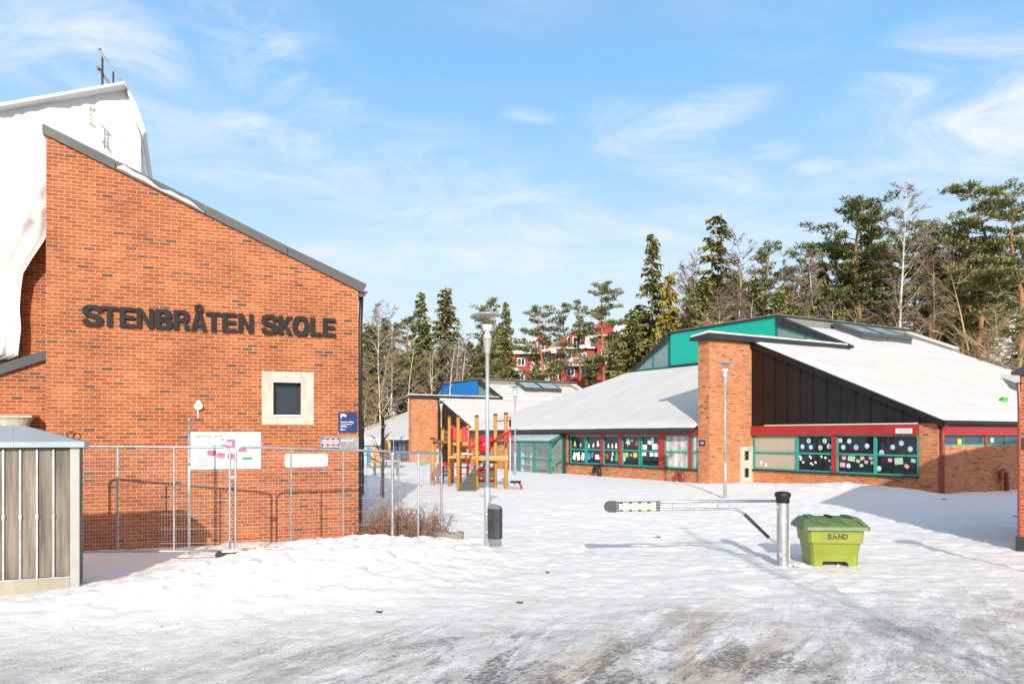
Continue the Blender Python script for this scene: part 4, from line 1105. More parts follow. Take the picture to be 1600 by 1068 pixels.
    for sgn, w0, w1, zl in ((1, 3.42, -1.1, 6.72), (-1, 11.88, 15.45, 6.68)):
        zh = zt - .02; f = lambda w: zl + .05 + (zh - zl) * (w - w1) / (w0 - w1)
        # dark louvred verge, teal frame line and panes
        q = MB(); q.prism([(8.9, w0, f(w0) - .5), (8.9, w1, f(w1) - .12), (8.9, w1, f(w1) + .03), (8.9, w0, f(w0) + .03)], (.35, 0, 0))
        for k in range(1, 9):
            w = w0 + (w1 - w0) * k / 9; q.box(8.86, 8.9, w - .03, w + .03, f(w) - .5 + .38 * k / 9, f(w) + .03)
        q.build('clerestory_verge', DARKM, root)
        fr = MB(); fr.prism([(8.93, w0, f(w0) - .58), (8.93, w1, f(w1) - .16), (8.93, w1, f(w1) - .11), (8.93, w0, f(w0) - .49)], (.1, 0, 0))
        fr.prism([(8.93, w0, zl - .02), (8.93, w1, zl - .02), (8.93, w1, zl + .06), (8.93, w0, zl + .06)], (.1, 0, 0))
        wm = w0 + (w1 - w0) * .42
        fr.box(8.94, 9.02, wm - .04, wm + .04, zl, f(wm) - .35); fr.box(8.94, 9.02, min(w0, w0 + sgn * -.08), max(w0, w0 + sgn * -.08), zl, f(w0) - .5)
        wd = fr.build('clerestory_window', TEAL_D if near else BLUEFR, root)
        for a, e in ((w0, wm), (wm, w1)):
            p = MB(); p.prism([(8.985, a, zl + .05), (8.985, e, zl + .05), (8.985, e, max(zl + .06, f(e) - .50 + .34 * (w0 - e) / (w0 - w1))), (8.985, a, f(a) - .50 + .34 * (w0 - a) / (w0 - w1))], (.015, 0, 0))
            p.build('pane', MATS['clerestory_glass'], wd)
    # ---- snow-topped upstand down the far verge, and the twin roof light
    u = MB(); T = lambda p: (p[0], p[1], zA(p[1]) + p[2])
    u = MB(T); u.box(20.2, 20.9, .4, 3.3, .02, .34); u.build('upstand', GREYB, root)
    u = MB(T); u.box(20.22, 20.88, .42, 3.28, .345, .42); u.build('upstand_snow', SNOW, root)
    for k in range(2):
        s0 = 13.2 + 2.25 * k; q = MB(T)
        q.box(s0, s0 + 2.17, 1.25, 3.05, .02, .40); q.box(s0 - .03, s0 + .14, 1.2, 3.1, .40, .55); q.box(s0 + 2.06, s0 + 2.19, 1.2, 3.1, .40, .55)
        q.box(s0 + .14, s0 + 2.06, 1.2, 1.36, .40, .55); q.box(s0 + .14, s0 + 2.06, 2.95, 3.1, .40, .55)
        o = q.build('roof_light', M('grey_green_skylight', (.085, .10, .095), .5, .3, .1, 2), root)
        q = MB(T); q.box(s0 + .14, s0 + 2.06, 1.36, 2.95, .42, .51); q.build('pane', MATS['skylight_glass'], o)
    # ---- gutters, downpipes, vents
    g = MB(); g.tube([(2.4, -9.70, 2.87), (20.9, -9.70, 2.85)], .075, 8); g.build('gutter', BLACK, root, uv=False)
    g = MB(); g.tube([(-.46, -.1, 2.62), (-.46, 21.9, 2.58)], .075, 8); g.build('gutter', DARKM, root, uv=False)
    g = MB(); g.box(2.72, 20.8, -9.62, -9.52, 2.842, 2.87); g.build('ledge_snow', SNOW, root)
    g = MB(); g.tube([(2.62, -9.66, 2.85), (2.64, -9.52, 2.62), (2.64, -9.5, 2.5), (2.64, -9.5, -.5)], .07, 10)
    for z in (2.05, 1.45, .85, .4): g.tube([(2.64, -9.5, z - .025), (2.64, -9.5, z + .025)], .082, 10)
    g.build('downpipe', PIPE_R, root, uv=False, smooth=False)
    g = MB(); g.tube([(-.46, 10.25, 2.6), (-.1, 10.25, 2.35), (-.1, 10.25, -.3)], .06, 8); g.build('downpipe', BLACK, root, uv=False)
    gooseneck(root, W2.T, 6.9, .22, -.4, .95, .10, BLACK, .5)
    gooseneck(root, W2.T, .75, .22, -.4, .95, .085, PIPE_R, .42)
    gooseneck(root, RF.T, 6.65, .22, -.2, 1.05, .09, PIPE_R, .42, -1)
    # ---- little concrete block with two openings, name plate
    c0, c1 = (1.72, 2.32) if not near else (PF.u(1156), PF.u(1176)); z0_, z1_ = (.35, 1.9) if not near else (PF.z(1166, 753), PF.z(1166, 697.5))
    if near:
        c = MB(PF.T); um = (c0 + c1) / 2; wo = .14; hh = z1_ - z0_
        c.box(c0, um - wo, .0, .03, z0_, z1_); c.box(um + wo, c1, .0, .03, z0_, z1_)
        zs = [z0_, z0_ + hh * .14, z0_ + hh * .40, z0_ + hh * .62, z0_ + hh * .88, z1_]
        for a, e in ((0, 1), (2, 3), (4, 5)): c.box(um - wo, um + wo, .0, .03, zs[a], zs[e])
        o = c.build('vent_block', CONC, root)
        for a, e in ((1, 2), (3, 4)):
            q = MB(PF.T); q.box(um - wo, um + wo, .002, .006, zs[a], zs[e]); q.build('pane', PANE, o)
            q = MB(PF.T); q.box(um - wo, um - wo + .09, .007, .012, zs[a], zs[e]); q.build('frame', TEAL_D, o)
        q = MB(); q.box(-.15, -.12, -.55, -.22, 1.95, 2.2); o = q.build('wall_lamp', BLACK, root)
        q = MB(); q.box(-.155, -.15, -.50, -.30, 2.02, 2.13); q.build('lamp_face', GREYM, o)
    # ---- windows
    rr = random.Random(5)
    if near:
        U = FF.u
        f1 = [('p', .83, .20, .10, 0, .0), ('p', .72, .14, .085, 0, .15), ('r', .5, .62, .2, 0, 0)][:2]
        window(root, FF.T, -.86, U(1245), sill, head, wframe, [BLIND, BLIND], decor=f1)
        def circ(lst): return [('o', a, c, .105, m, 0) for a, c, m in lst]
        up = circ([(.12, .70, 0), (.24, .84, 0), (.36, .66, 0), (.62, .67, 1), (.68, .84, 0), (.86, .68, 1)])
        lo = [('l', rr.uniform(.08, .95), rr.uniform(.2, .44), .075, 0, rr.uniform(0, 1)) for _ in range(12)] + [('p', .07, .13, .09, 7, 0)]
        window(root, FF.T, U(1245), U(1301), sill, head, wframe, PANE, decor=up + lo)
        b = MB(FF.T); b.box(U(1301), U(1307), -.1, .06, sill, head); b.build('mullion', fascia, root)
        up = circ([(.22, .72, 1), (.50, .68, 0), (.68, .84, 1), (.92, .86, 1), (.84, .68, 1), (.70, .20, 1)])
        lo = [('r', .12, .42, .085, 2, .3), ('r', .08, .30, .075, 3, -.2), ('r', .24, .31, .08, 2, .1), ('r', .34, .41, .09, 2, -.2), ('r', .45, .33, .08, 3, .4), ('r', .36, .22, .075, 3, -.3), ('r', .62, .40, .16, 3, .1), ('r', .82, .40, .09, 2, -.2), ('r', .86, .22, .12, 2, .05)]
        window(root, FF.T, U(1307), U(1367), sill, head, wframe, PANE, decor=up + lo)
        up = circ([(.20, .66, 1), (.40, .80, 1), (.60, .70, 1), (.86, .56, 0), (.92, .16, 1)])
        lo = [('r', .13, .38, .09, 3, .2), ('r', .28, .24, .09, 2, .6), ('r', .46, .36, .17, 3, -.1), ('r', .66, .38, .085, 2, .1)]
        window(root, FF.T, U(1367), -8.66, sill, head, wframe, PANE, decor=up + lo)
        b = MB(FF.T); b.box(-8.5, -7.85, .132, .145, head + .06, head + .24); o = b.build('plaque', WHITE, root)
        b = MB(FF.T)
        for j in range(2): dashes(b, -8.44, -7.92, head + .10 + .06 * j, .03, .148, 9 + j)
        b.build('plaque_text', LINEG, o, uv=False)
        U = W2.u
        n_, t_ = ('n', 't')
        W = lambda a, e, dec, pane=PANE, r_=2: window(root, W2.T, U(a), U(e), sill, head, wframe, pane, rows=r_, decor=dec)
        W(890.5, 914.5, [('n', .72, .70, .16, 4, 0), ('n', .35, .66, .1, 0, 0), ('p', .2, .25, .2, 0, .3), ('p', .5, .25, .22, 0, -.2), ('p', .75, .25, .2, 0, .3)])
        W(915.5, 939, [('n', .85, .64, .13, 0, 0), ('n', .55, .66, .12, 0, .3), ('n', .25, .72, .17, 0, 0), ('l', .5, .84, .08, 5, 0), ('n', .85, .28, .2, 7, 0), ('n', .62, .33, .16, 7, .3), ('r', .3, .25, .17, 0, 0), ('l', .1, .2, .1, 0, 0)])
        W(942.5, 967.5, [('n', .72, .65, .12, 0, 0), ('n', .48, .65, .12, 0, 0), ('n', .24, .66, .15, 0, 0), ('n', .78, .30, .16, 5, 0), ('n', .5, .22, .12, 0, 0), ('n', .45, .38, .11, 0, .3), ('t', .2, .25, .22, 6, 0), ('l', .93, .33, .1, 6, 0)])
        W(971.5, 999, [('s', .68, .78, .24, 0, .2), ('s', .45, .83, .12, 4, 0), ('n', .2, .76, .16, 5, .2), ('r', .78, .36, .14, 4, 0), ('r', .28, .36, .15, 4, 0), ('p', .92, .28, .2, 3, .2), ('r', .52, .36, .08, 1, 0)])
        W(1001, 1030, [('r', .82, .62, .16, 0, 0), ('r', .55, .78, .15, 0, .1), ('p', .4, .84, .12, 0, 0), ('r', .28, .64, .19, 0, 0), ('r', .1, .62, .12, 0, 0), ('r', .85, .42, .15, 0, 0), ('r', .45, .40, .14, 0, 0), ('r', .2, .40, .14, 0, 0)])
        W(1038.5, 1077, [], CURTAIN)
        W(1081, 1092, [], CURTAIN)
        for a, e in ((939, 942.5), (967.5, 971.5), (1030, 1038.5), (1077, 1081)): b = MB(W2.T); b.box(min(U(a), U(e)), max(U(a), U(e)), -.1, .05, sill, head); b.build('mullion', fascia, root)
        U = RF.u
        window(root, RF.T, 2.9, U(1537.5), 2.03, 2.42, wframe, PANE_SKY, rows=1, cols=2, decor=[('r', .42, .38, .13, 4, 0)], t=.05)
        window(root, RF.T, U(1541), U(1541) + 4.2, 2.03, 2.42, wframe, PANE_SKY, rows=1, cols=3, t=.05, decor=[('r', .12, .5, .12, 3, 0)])
        b = MB(RF.T); b.box(U(1537.5), U(1541), -.1, .04, 2.03, 2.42); b.build('mullion', fascia, root)
        b = MB(RF.T); b.box(U(1541) + 4.2, 20.3, -.1, .02, 2.03, 2.42); b.build('infill_board', fascia, root)
        # ---- glazed porch
        y0, y1, d = 10.42, 15.4, .95; po = MB()
        zf, zw, zb = 2.08, 2.60, .10
        for w in (y0, y0 + (y1 - y0) * .33, y0 + (y1 - y0) * .66, y1 - .1): po.box(-d, -d + .1, w, w + .1, zb, zf)
        po.box(-d, -d + .1, y0, y1, zf - .14, zf + .02); po.box(-d, -d + .1, y0, y1, 1.02, 1.10); po.box(-d - .01, -d + .11, y0, y1, zb - .2, zb + .08)
        for w in (y0, y1 - .1):
            po.prism([(-d, w, zf - .1), (-d, w, zf + .04), (0, w, zw), (0, w, zw - .14)], (0, .1, 0)); po.box(-.1, 0, w, w + .1, zb, zw - .1); po.box(-d, 0, w + .02, w + .08, 1.02, 1.1); po.box(-d, 0, w + .01, w + .09, zb - .2, zb + .06)
        for k in range(1, 4): w = y0 + (y1 - y0) * k / 4; po.prism([(-d, w - .03, zf + .02), (-d, w - .03, zf + .06), (0, w - .03, zw + .02), (0, w - .03, zw - .02)], (0, .06, 0))
        po.box(-.12, -.01, y0, y1, zw, zw + .22)
        pr = po.build('porch', MATS['porch_teal'], root, label='teal framed glass porch')
        g = MB(); g.box(-d + .045, -d + .055, y0 + .1, y1 - .1, zb, zf - .1); g.build('pane', CLEAR, pr)
        g = MB(); g.box(-d + .1, -.1, y0 + .045, y0 + .055, zb, zf - .05); g.build('pane', CLEAR, pr)
        g = MB(); g.prism([(-d - .12, y0 - .05, zf + .03), (-.0, y0 - .05, zw + .02), (-.0, y0 - .05, zw + .045), (-d - .12, y0 - .05, zf + .055)], (0, y1 - y0 + .1, 0)); g.build('porch_roof', MATS['pale_roof_glass'], pr)
        g = MB(); g.box(-d, .0, y0, y1, -.2, zb); g.build('porch_floor', CONC, pr)
        g = MB(); g.box(-.03, -.004, y0 + .2, y1 - .2, zb, 2.3); g.build('porch_back', M('porch_back_wall', (.40, .38, .33), .8, 0, .5, 1.2), pr)
    else:
        for a, e in ((9.6, 7.7), (7.6, 6.6)): window(root, W2.T, e, a, sill, head, wframe, PANE, cols=2)
        for e, a in ((.9, 2.9), (3.1, 4.2), (4.4, 6.4)): window(root, W2.T, e, a, sill, head, wframe, PANE_SKY, cols=2)
        for a, e in ((-.0, .9), (2.9, 3.1), (4.2, 4.4), (6.4, 6.6), (9.6, 10.05)): b = MB(W2.T); b.box(a, e, -.1, .05, sill, head); b.build('mullion', fascia, root)
        for e, a in ((-4.7, -1.0), (-8.6, -4.8)): window(root, FF.T, e, a, sill, head, wframe, PANE, cols=2)
        window(root, RF.T, 2.9, 9, 2.03, 2.42, wframe, PANE_SKY, rows=1, cols=3, t=.05); 
        b = MB(RF.T); b.box(9, 20.3, -.1, .02, 2.03, 2.42); b.build('mullion', fascia, root)
    return root, W2, FF, RF
def special_glass():
    for nm, c, r in (('clerestory_glass', (.16, .24, .23), .12), ('skylight_glass', (.34, .44, .50), .08)):
        glass_pane(nm, c, r)
    m = M('pale_roof_glass', (.50, .56, .56), .25, 0, .15, 2)
    M('porch_teal', (.015, .21, .175), .45, 0, .15, 3)
special_glass()
NP, W2N, FFN, RFN = pavilion((8.23, 35.2, 0), 'near brick school pavilion with green clerestory, brown gable cladding and decorated teal windows', GREENP, RED, TEAL, True)
FP, W2F, FFF, RFF = pavilion((8.23 - 17.6, 35.2 + 37.5, -.75), 'farther brick school pavilion with blue clerestory panel, partly behind the climbing frame', BLUEP, MAROON, BLUEFR, False)

# things on and in the near pavilion
def pavilion_things():
    # green ball on the snow roof
    v = (15.2 - .0, 28.43)
    D = 33.6; p = world_at(1567.5, 614, D)
    q = rotz(-P_ANG)((p.x - 8.23, p.y - 35.2)); z = 3.0 + SL * (q[1] + 9.38) + .2
    o = thing('green_ball', 'small bright green ball lying on the snowy roof of the near pavilion', 'ball', (p.x, p.y, z))
    b = MB(); b.add(*blob((0, 0, .02), (.16, .16, .13), 14, 8)); b.build('shell', M('bright_green_ball', (.05, .50, .04), .45), o, smooth=True)
    b = MB(); b.add(*blob((.06, -.11, .06), (.05, .05, .05), 10, 6)); b.add(*blob((-.09, -.08, .07), (.04, .05, .04), 10, 6)); b.build('patch', INK, o, smooth=True)
    # inside the porch: shelf, stool, green lamp disc, paper heap
    def L(s, w, z=0): a = rotz(P_ANG)((s, w)); return (8.23 + a[0], 35.2 + a[1], z)
    o = thing('porch_shelf', 'white open shelf standing inside the glass porch', 'shelf', L(-.30, 14.0, .1), P_ANG)
    b = MB(); b.box(0, .22, -.55, -.5, 0, 1.7); b.box(0, .22, .5, .55, 0, 1.7); b.build('side', WHITE, o)
    b = MB()
    for k in range(4): b.box(0, .22, -.5, .5, .05 + .5 * k, .09 + .5 * k)
    b.build('boards', WHITE, o)
    o = thing('wooden_stool', 'pale wooden stool inside the right end of the glass porch', 'stool', L(-.5, 10.95, .1), P_ANG)
    b = MB(); b.box(-.17, .17, -.17, .17, .62, .67); b.build('seat', WOODL, o)
    for sx in (-1, 1):
        for sy in (-1, 1): b = MB(); b.tube([(sx * .17, sy * .17, 0), (sx * .11, sy * .11, .62)], .02, 6); b.build('leg', WOODL, o, uv=False)
    b = MB(); b.box(-.14, .14, -.015, .015, .25, .28); b.build('stretcher', WOODL, o)
    o = thing('green_lamp', 'bright green round wall lamp glimpsed through the porch glass', 'lamp', L(-.10, 13.0, 1.45), P_ANG)
    b = MB(); b.add(*blob((0, 0, 0), (.08, .26, .22), 16, 8)); b.build('shade', M('green_shade', (.12, .5, .05), .4), o, smooth=True); b = MB(); b.box(.03, .09, -.05, .05, -.05, .05); b.build('wall_plate', WHITE, o)
    o = thing('porch_bench', 'cream bench along the back of the glass porch', 'bench', L(-.42, 12.3, .1), P_ANG)
    b = MB(); b.box(0, .3, -.9, .9, .38, .43); b.build('seat', WOODL, o)
    for y in (-.8, .75): b = MB(); b.box(.03, .27, y, y + .05, 0, .38); b.build('leg', WOODL, o)
pavilion_things()

# ------------------------------------------------------------------ brick building at the right edge
def build_right():
    loc = (10.62, 16.6, 0); ang = R(-34)
    root = thing('brick_annex', 'edge of a brick building with a projecting gutter at the far right', 'building', loc, ang)
    Lx = 12; z0 = 3.62; sl = .50; zt = lambda u: z0 + sl * u
    b = MB(); b.prism([(0, 0, -.5), (Lx, 0, -.5), (Lx, 0, zt(Lx)), (0, 0, zt(0))], (0, 4.6, 0)); b.build('wall', BRICK, root)
    b = MB(); b.prism([(-.18, -.12, zt(-.18) + .02), (Lx, -.12, zt(Lx) + .02), (Lx, -.12, zt(Lx) + .2), (-.18, -.12, zt(-.18) + .2)], (0, 4.9, 0)); b.build('roof', DARKM, root)
    b = MB(); b.box(-.10, Lx, .1, 6.9, zt(0) - .12, zt(0) - .02) if False else None
    g = MB(); g.prism([(-.36, -.15, zt(0) - .0), (-.10, -.15, zt(0) - .12), (-.02, -.15, zt(0) - .12), (-.02, -.15, zt(0) + .02), (-.36, -.15, zt(0) + .06)], (0, 4.9, 0)); g.build('gutter', GREYM, root)
    p = MB(); p.tube([(-.06, .06, zt(0) - .12), (-.04, .03, zt(0) - .4), (-.035, .0, 3.0), (-.035, 0, .0)], .035, 8); p.build('downpipe', PIPE_R, root, uv=False)
    c = MB(); c.box(-.10, .6, -.06, -.003, .0, .30); c.build('plinth', DARKM, root)
    s = MB(); s.box(-.01, .1, -.02, -.003, 2.1, 2.35); s.build('wall_vent', DARKM, root)
build_right()
# ------------------------------------------------------------------ park lamps
def make_lamp():
    o = thing('park_lamp', 'x', 'street lamp', (0, 0, 0), 0, 'grey park lamps with clear cone heads')
    H = 4.68
    b = MB(); b.tube([(0, 0, -.4), (0, 0, 1.0), (0, 0, 1.12), (0, 0, 1.2)], [.062, .062, .062, .04], 14); b.build('base_sleeve', GREYM, o, uv=False, smooth=True)
    b = MB(); b.tube([(0, 0, 1.15), (0, 0, H - .78)], .037, 12); b.build('pole', GREYM, o, uv=False, smooth=True)
    h = M('lamp_head_grey', (.36, .36, .36), .5, .2, .08)
    b = MB(); b.lathe([(.045, H - .82), (.055, H - .79), (.07, H - .68), (.09, H - .56), (.095, H - .53), (.05, H - .525)], n=24); b.build('head_cone', h, o, uv=False, smooth=False)
    b = MB()
    prof = [(.09, H - .53), (.165, H - .06)]
    n = 28; vs = []; fs = []
    for r_, z in prof:
        for k in range(n): t = 2 * math.pi * k / n; vs.append((r_ * math.cos(t), r_ * math.sin(t), z))
    for k in range(n): fs.append((k, (k + 1) % n, n + (k + 1) % n, n + k))
    b.add(vs, fs); b.build('lamp_shade', FROST, o, uv=False, smooth=True)
    b = MB(); b.lathe([(.05, H - .52), (.08, H - .51), (.065, H - .44), (.045, H - .40), (.04, H - .37), (.085, H - .36), (.115, H - .25), (.115, H - .24), (.04, H - .24)], n=22); b.build('reflector', M('white_reflector', (.78, .77, .74), .35), o, uv=False, smooth=False)
    b = MB(); b.lathe([(.07, H - .09), (.16, H - .055), (.31, H - .05), (.31, H - .038), (.2, H + .0), (.02, H + .01)], n=32); b.build('disc_top', h, o, uv=False, smooth=False)
    return o
LAMP0 = make_lamp()
for i, (x, D, lab) in enumerate([(761.5, 16.0, 'tall grey park lamp carrying the litter bin, nearest and largest of the lamps'), (1133, 27.6, 'grey park lamp in front of the brick buttress of the near pavilion'),
                                 (805, 42.0, 'grey park lamp beside the glass porch behind the climbing frame'), (689.5, 57, 'grey park lamp in front of the far brick buttress left of the climbing frame'),
                                 (615, 68, 'grey park lamp in front of the maroon fascia, farthest of the lamps')]):
    o = LAMP0 if i == 0 else copy_tree(LAMP0)
    X = (x - 800) / F_PX * D
    o.location = (X, D, gz1(X, D) + .03); o['label'] = lab
o = copy_tree(LAMP0); o.location = (9.2, 5.4, gz1(9.2, 5.4)); o['label'] = 'grey park lamp beyond the picture edge, shadowing the snow right of the bin'

def build_small():
    # litter bin hanging on the nearest lamp
    D = 15.9; X = (761.5 - 800) / F_PX * 16.0
    r = thing('litter_bin', 'dark grey steel litter bin strapped to the nearest lamp post', 'litter bin', (X + .03, D - .02, gz1(X, D) + .20), R(6))
    m = M('dark_grey_bin', (.045, .05, .057), .5, .3, .25, 4)
    b = MB(); plan = [(-.02, .05), (-.02, -.10), (.10, -.19), (.20, -.17), (.27, -.06), (.27, .05)]
    b.prism([(x, y, 0) for x, y in plan], (0, 0, .60)); b.build('body', m, r)
    b = MB(); b.add([(x, y, .60) for x, y in plan] + [(.0, .05, .70), (.10, -.06, .69), (.25, .05, .64)], [(0, 1, 7, 6), (1, 2, 7), (2, 3, 7), (3, 4, 8, 7), (4, 5, 8), (5, 0, 6, 8), (6, 7, 8)]); b.build('lid', M('pale_bin_lid', (.22, .25, .29), .5, .3, .2, 5), r)
    b = MB(); b.box(-.06, .0, .0, .06, .1, .14); b.box(-.06, .0, .0, .06, .46, .50); b.build('strap', GALV, r)

    # road barrier
    px_, D = 1223, 14.6; X = (px_ - 800) / F_PX * D; zb = gz1(X, D)
    r = thing('road_barrier', 'galvanised swing barrier with a thick black capped post and a notice near its tip', 'barrier', (X, D, zb), 0)
    b = MB(); b.tube([(0, 0, -.3), (0, 0, 1.16)], .105, 24); b.lathe([(.12, -.02), (.12, .02), (.10, .03)], n=20); b.build('post', GALV, r, uv=False, smooth=False)
    b = MB(); b.lathe([(.122, 1.15), (.122, 1.24), (.148, 1.28), (.142, 1.325), (.10, 1.35), (.02, 1.36)], n=28); b.build('post_cap', BLACK, r, uv=False, smooth=True)
    b = MB(); b.box(-.10, -.02, -.115, -.10, .17, .26); b.box(-.08, -.04, -.12, -.115, .19, .24); b.build('lock_plate', GREYM, r)
    b = MB(); b.box(.095, .125, -.02, .05, .08, .5); b.build('back_plate', GREYM, r)
    b = MB(); b.box(-.13, -.10, -.05, -.02, 1.05, 1.10); b.build('latch', GREYM, r)
    kx = D / F_PX
    def A(px, py, dd=0.0): # arm point, the arm swings a little towards the camera at its tip
        t = (1215 - px) / 270.0
        d = -.45 * t + dd; D_ = D + d
        return ((px - 800) / F_PX * D_ - X, d, EYE - (py - HOR) * D_ / F_PX - zb)
    arm = MB(); arm.tube([A(1216, 782.2), A(1100, 782.6), A(965, 785.5)], .026, 10); 
    arm.tube([A(965, 796.2), A(1060, 795.3), A(1140, 794.3), A(1150, 795.2), A(1159, 799.5), A(1170, 809), A(1200, 838), A(1206, 843), A(1212, 846), A(1216, 846.5)], .024, 10)
    arm.build('arm', GALV, r, uv=False, smooth=True)
    st = MB()
    for q in (1052, 1080, 1122, 1141): st.tube([A(q, 784), A(q, 794)], .014, 6)
    st.build('strut', GALV, r, uv=False)
    sl = MB(); sl.tube([A(1163, 802.5), A(1201, 839)], .031, 10); sl.build('sleeve', M('dark_brown_sleeve', (.045, .035, .03), .6), r, uv=False, smooth=True)
    tip = MB(); pts = []
    c = A(960, 791); hh = .098; w = .18
    prof = [(c[0] + .03, c[2] + hh)] + [(c[0] - w * .45 - w * .55 * math.sin(R(a)), c[2] + hh * math.cos(R(a))) for a in range(0, 181, 20)] + [(c[0] + .03, c[2] - hh)]
    tip.prism([(x, c[1] - .05, z) for x, z in prof], (0, .10, 0)); tip.build('tip', M('dark_grey_tip', (.055, .06, .065), .7, 0, .3, 12), r)
    bk = MB(); p0, p1 = A(961, 791), A(1031, 790.2)
    ang = math.atan2(p1[1] - p0[1], p1[0] - p0[0])
    def SB(b_, u0, u1, z0, z1, n): # board space along the arm
        L_ = math.hypot(p1[0] - p0[0], p1[1] - p0[1])
        f = lambda u, z: (p0[0] + (p1[0] - p0[0]) * u, p0[1] + (p1[1] - p0[1]) * u - n, p0[2] + (p1[2] - p0[2]) * u + z)
        b_.prism([f(u0, z0), f(u1, z0), f(u1, z1), f(u0, z1)], (0, .004, 0))
    SB(bk, 0, 1, -.085, .085, .034); bk.build('notice_holder', M('brown_black_holder', (.05, .035, .03), .6), r)
    wb = MB(); SB(wb, .085, .905, -.075, .075, .040); wb.build('notice', WHITE, r)
    ch = MB()
    for k in range(8):
        for z0, z1 in ((.052, .075), (-.075, -.052)):
            SB(ch, .09 + .102 * k, .09 + .102 * k + .085, z0, z1, .043); ch.m[-6:] = [k % 2] * 6
    ch.build('notice_border', [INK, M('sign_yellow', (.72, .53, .05), .5)], r, uv=False)
    tx = MB(lambda p: (p0[0] + (p1[0] - p0[0]) * p[0], p0[1] + (p1[1] - p0[1]) * p[0] - .0435, p0[2] + (p1[2] - p0[2]) * p[0] + p[2]))
    add_text(tx, 'Bommen lukkes automatisk', .13, .86, .008, .045, 0, .01); tx.build('notice_text', INK, r, uv=False)
    tx = MB(tx.T); dashes(tx, .22, .78, -.02, .012, 0, 4); dashes(tx, .25, .74, -.045, .012, 0, 5); tx.build('small_text', LINEG, r, uv=False)
    rv = MB()
    for u in (.03, .055, .94, .97):
        for z in (-.05, 0, .05):
            q = tx.T((u, 0, z)); rv.disc((q[0], q[1] + .003, q[2]), (1, 0, 0), (0, 0, 1), .009, 8)
    rv.build('rivets', GREYM, r, uv=False)

    # sand bin
    D = 14.5; X = (1300 - 800) / F_PX * (D + .4); zb = gz1(X, D) - .02
    X -= .085
    r = thing('sand_bin', 'lime green plastic sand bin with a darker lid and stencilled SAND', 'sand bin', (X, D, zb), R(-5)); r.scale = (.89, .95, .97)
    lime = M('lime_plastic', (.215, .262, .026), .42, 0, .14, 2.2, .12, 14); lidg = M('dull_green_lid', (.105, .165, .055), .5, 0, .16, 3, .12, 14)
    def ring(hw, y0, y1, z, ch=.05): return [(-hw + ch, y0, z), (hw - ch, y0, z), (hw, y0 + ch, z), (hw, y1 - ch, z), (hw - ch, y1, z), (-hw + ch, y1, z), (-hw, y1 - ch, z), (-hw, y0 + ch, z)]
    levels = [(.460, .06, .80, 0.0), (.468, .058, .80, .10), (.472, .055, .80, .22), (.505, .02, .84, .42), (.507, .018, .84, .43), (.535, -.02, .87, .455), (.56, -.035, .89, .70), (.56, -.035, .89, .71)]
    b = MB(); vs = []; fs = []
    for l in levels: vs += ring(*l)
    for i in range(len(levels) - 1):
        for k in range(8):
            if i < 1 and k == 0: continue
            fs.append((i * 8 + k, i * 8 + (k + 1) % 8, (i + 1) * 8 + (k + 1) % 8, (i + 1) * 8 + k))
    fs.append(tuple(range(len(vs) - 8, len(vs))))
    b.add(vs, fs)
    # feet left and right of the fork-lift gap in front
    y = .06
    b.add([(-.41, y, 0), (-.27, y, 0), (-.25, y - .001, .085), (-.22, y - .002, .10), (-.42, y - .002, .10)], [(0, 1, 2, 3, 4)])
    b.add([(.41, y, 0), (.27, y, 0), (.25, y - .001, .085), (.22, y - .002, .10), (.42, y - .002, .10)], [(4, 3, 2, 1, 0)])
    b.add([(-.27, y, 0), (-.27, y + .5, 0), (-.22, y + .5, .10), (-.22, y, .10)], [(0, 1, 2, 3)]); b.add([(.27, y, 0), (.27, y + .5, 0), (.22, y + .5, .10), (.22, y, .10)], [(3, 2, 1, 0)])
    b.build('body', lime, r)
    t = MB(); t.box(-.25, .25, .20, .24, .0, .12); t.build('fork_gap', BLACK, r)
    # lid: sloped front skirt, shallow hipped top, raised ribs
    b = MB(); z = .70
    lo = ring(.665, -.12, .96, z, .06); up = ring(.655, -.10, .95, z + .065, .07); tp = ring(.56, .16, .80, z + .195, .08)
    vs = lo + up + tp; fs = [(k, (k + 1) % 8, 8 + (k + 1) % 8, 8 + k) for k in range(8)] + [(8 + k, 8 + (k + 1) % 8, 16 + (k + 1) % 8, 16 + k) for k in range(8)] + [tuple(range(16, 24)), tuple(range(7, -1, -1))]
    b.add(vs, fs)
    def rib(x0, y0, x1, y1, w=.035):
        def zz(yy): return z + .068 + (.13) * min(1, max(0, (yy + .10) / .26))
        dx, dy = x1 - x0, y1 - y0; l = math.hypot(dx, dy); nx, ny = -dy / l * w, dx / l * w
        p = [(x0 - nx, y0 - ny, zz(y0)), (x1 - nx, y1 - ny, zz(y1)), (x1 + nx, y1 + ny, zz(y1)), (x0 + nx, y0 + ny, zz(y0))]
        b.prism(p, (0, 0, .028))
    for x0, x1 in ((-.50, -.36), (-.22, -.46), (-.22, .02), (.26, .02), (.26, .46), (.54, .40)): rib(x0, -.06, x1, .17); 
    for x0, x1 in ((-.50, -.36), (-.22, -.46), (-.22, .02), (.26, .02), (.26, .46), (.54, .40)): rib(x1, .19, x1 * .9, .75)
    b.build('lid', lidg, r)
    b = MB(); b.tube([(-.03, -.055, .70), (-.03, -.06, .66), (-.035, -.058, .63)], .006, 6); b.box(-.05, -.02, -.062, -.047, .60, .64); b.build('padlock', M('brass_padlock', (.40, .30, .12), .4, .6), r, uv=False)
    tx = MB(); z0, z1 = .53, .63
    T = lambda p: (p[0], -.034 + (.70 - p[2]) * (.015 / .245) - .008 + 0.0, p[2])
    tx = MB(T); wds = [('S', -.18, -.10), ('A', -.085, .015), ('N', .03, .12), ('D', .135, .225)]
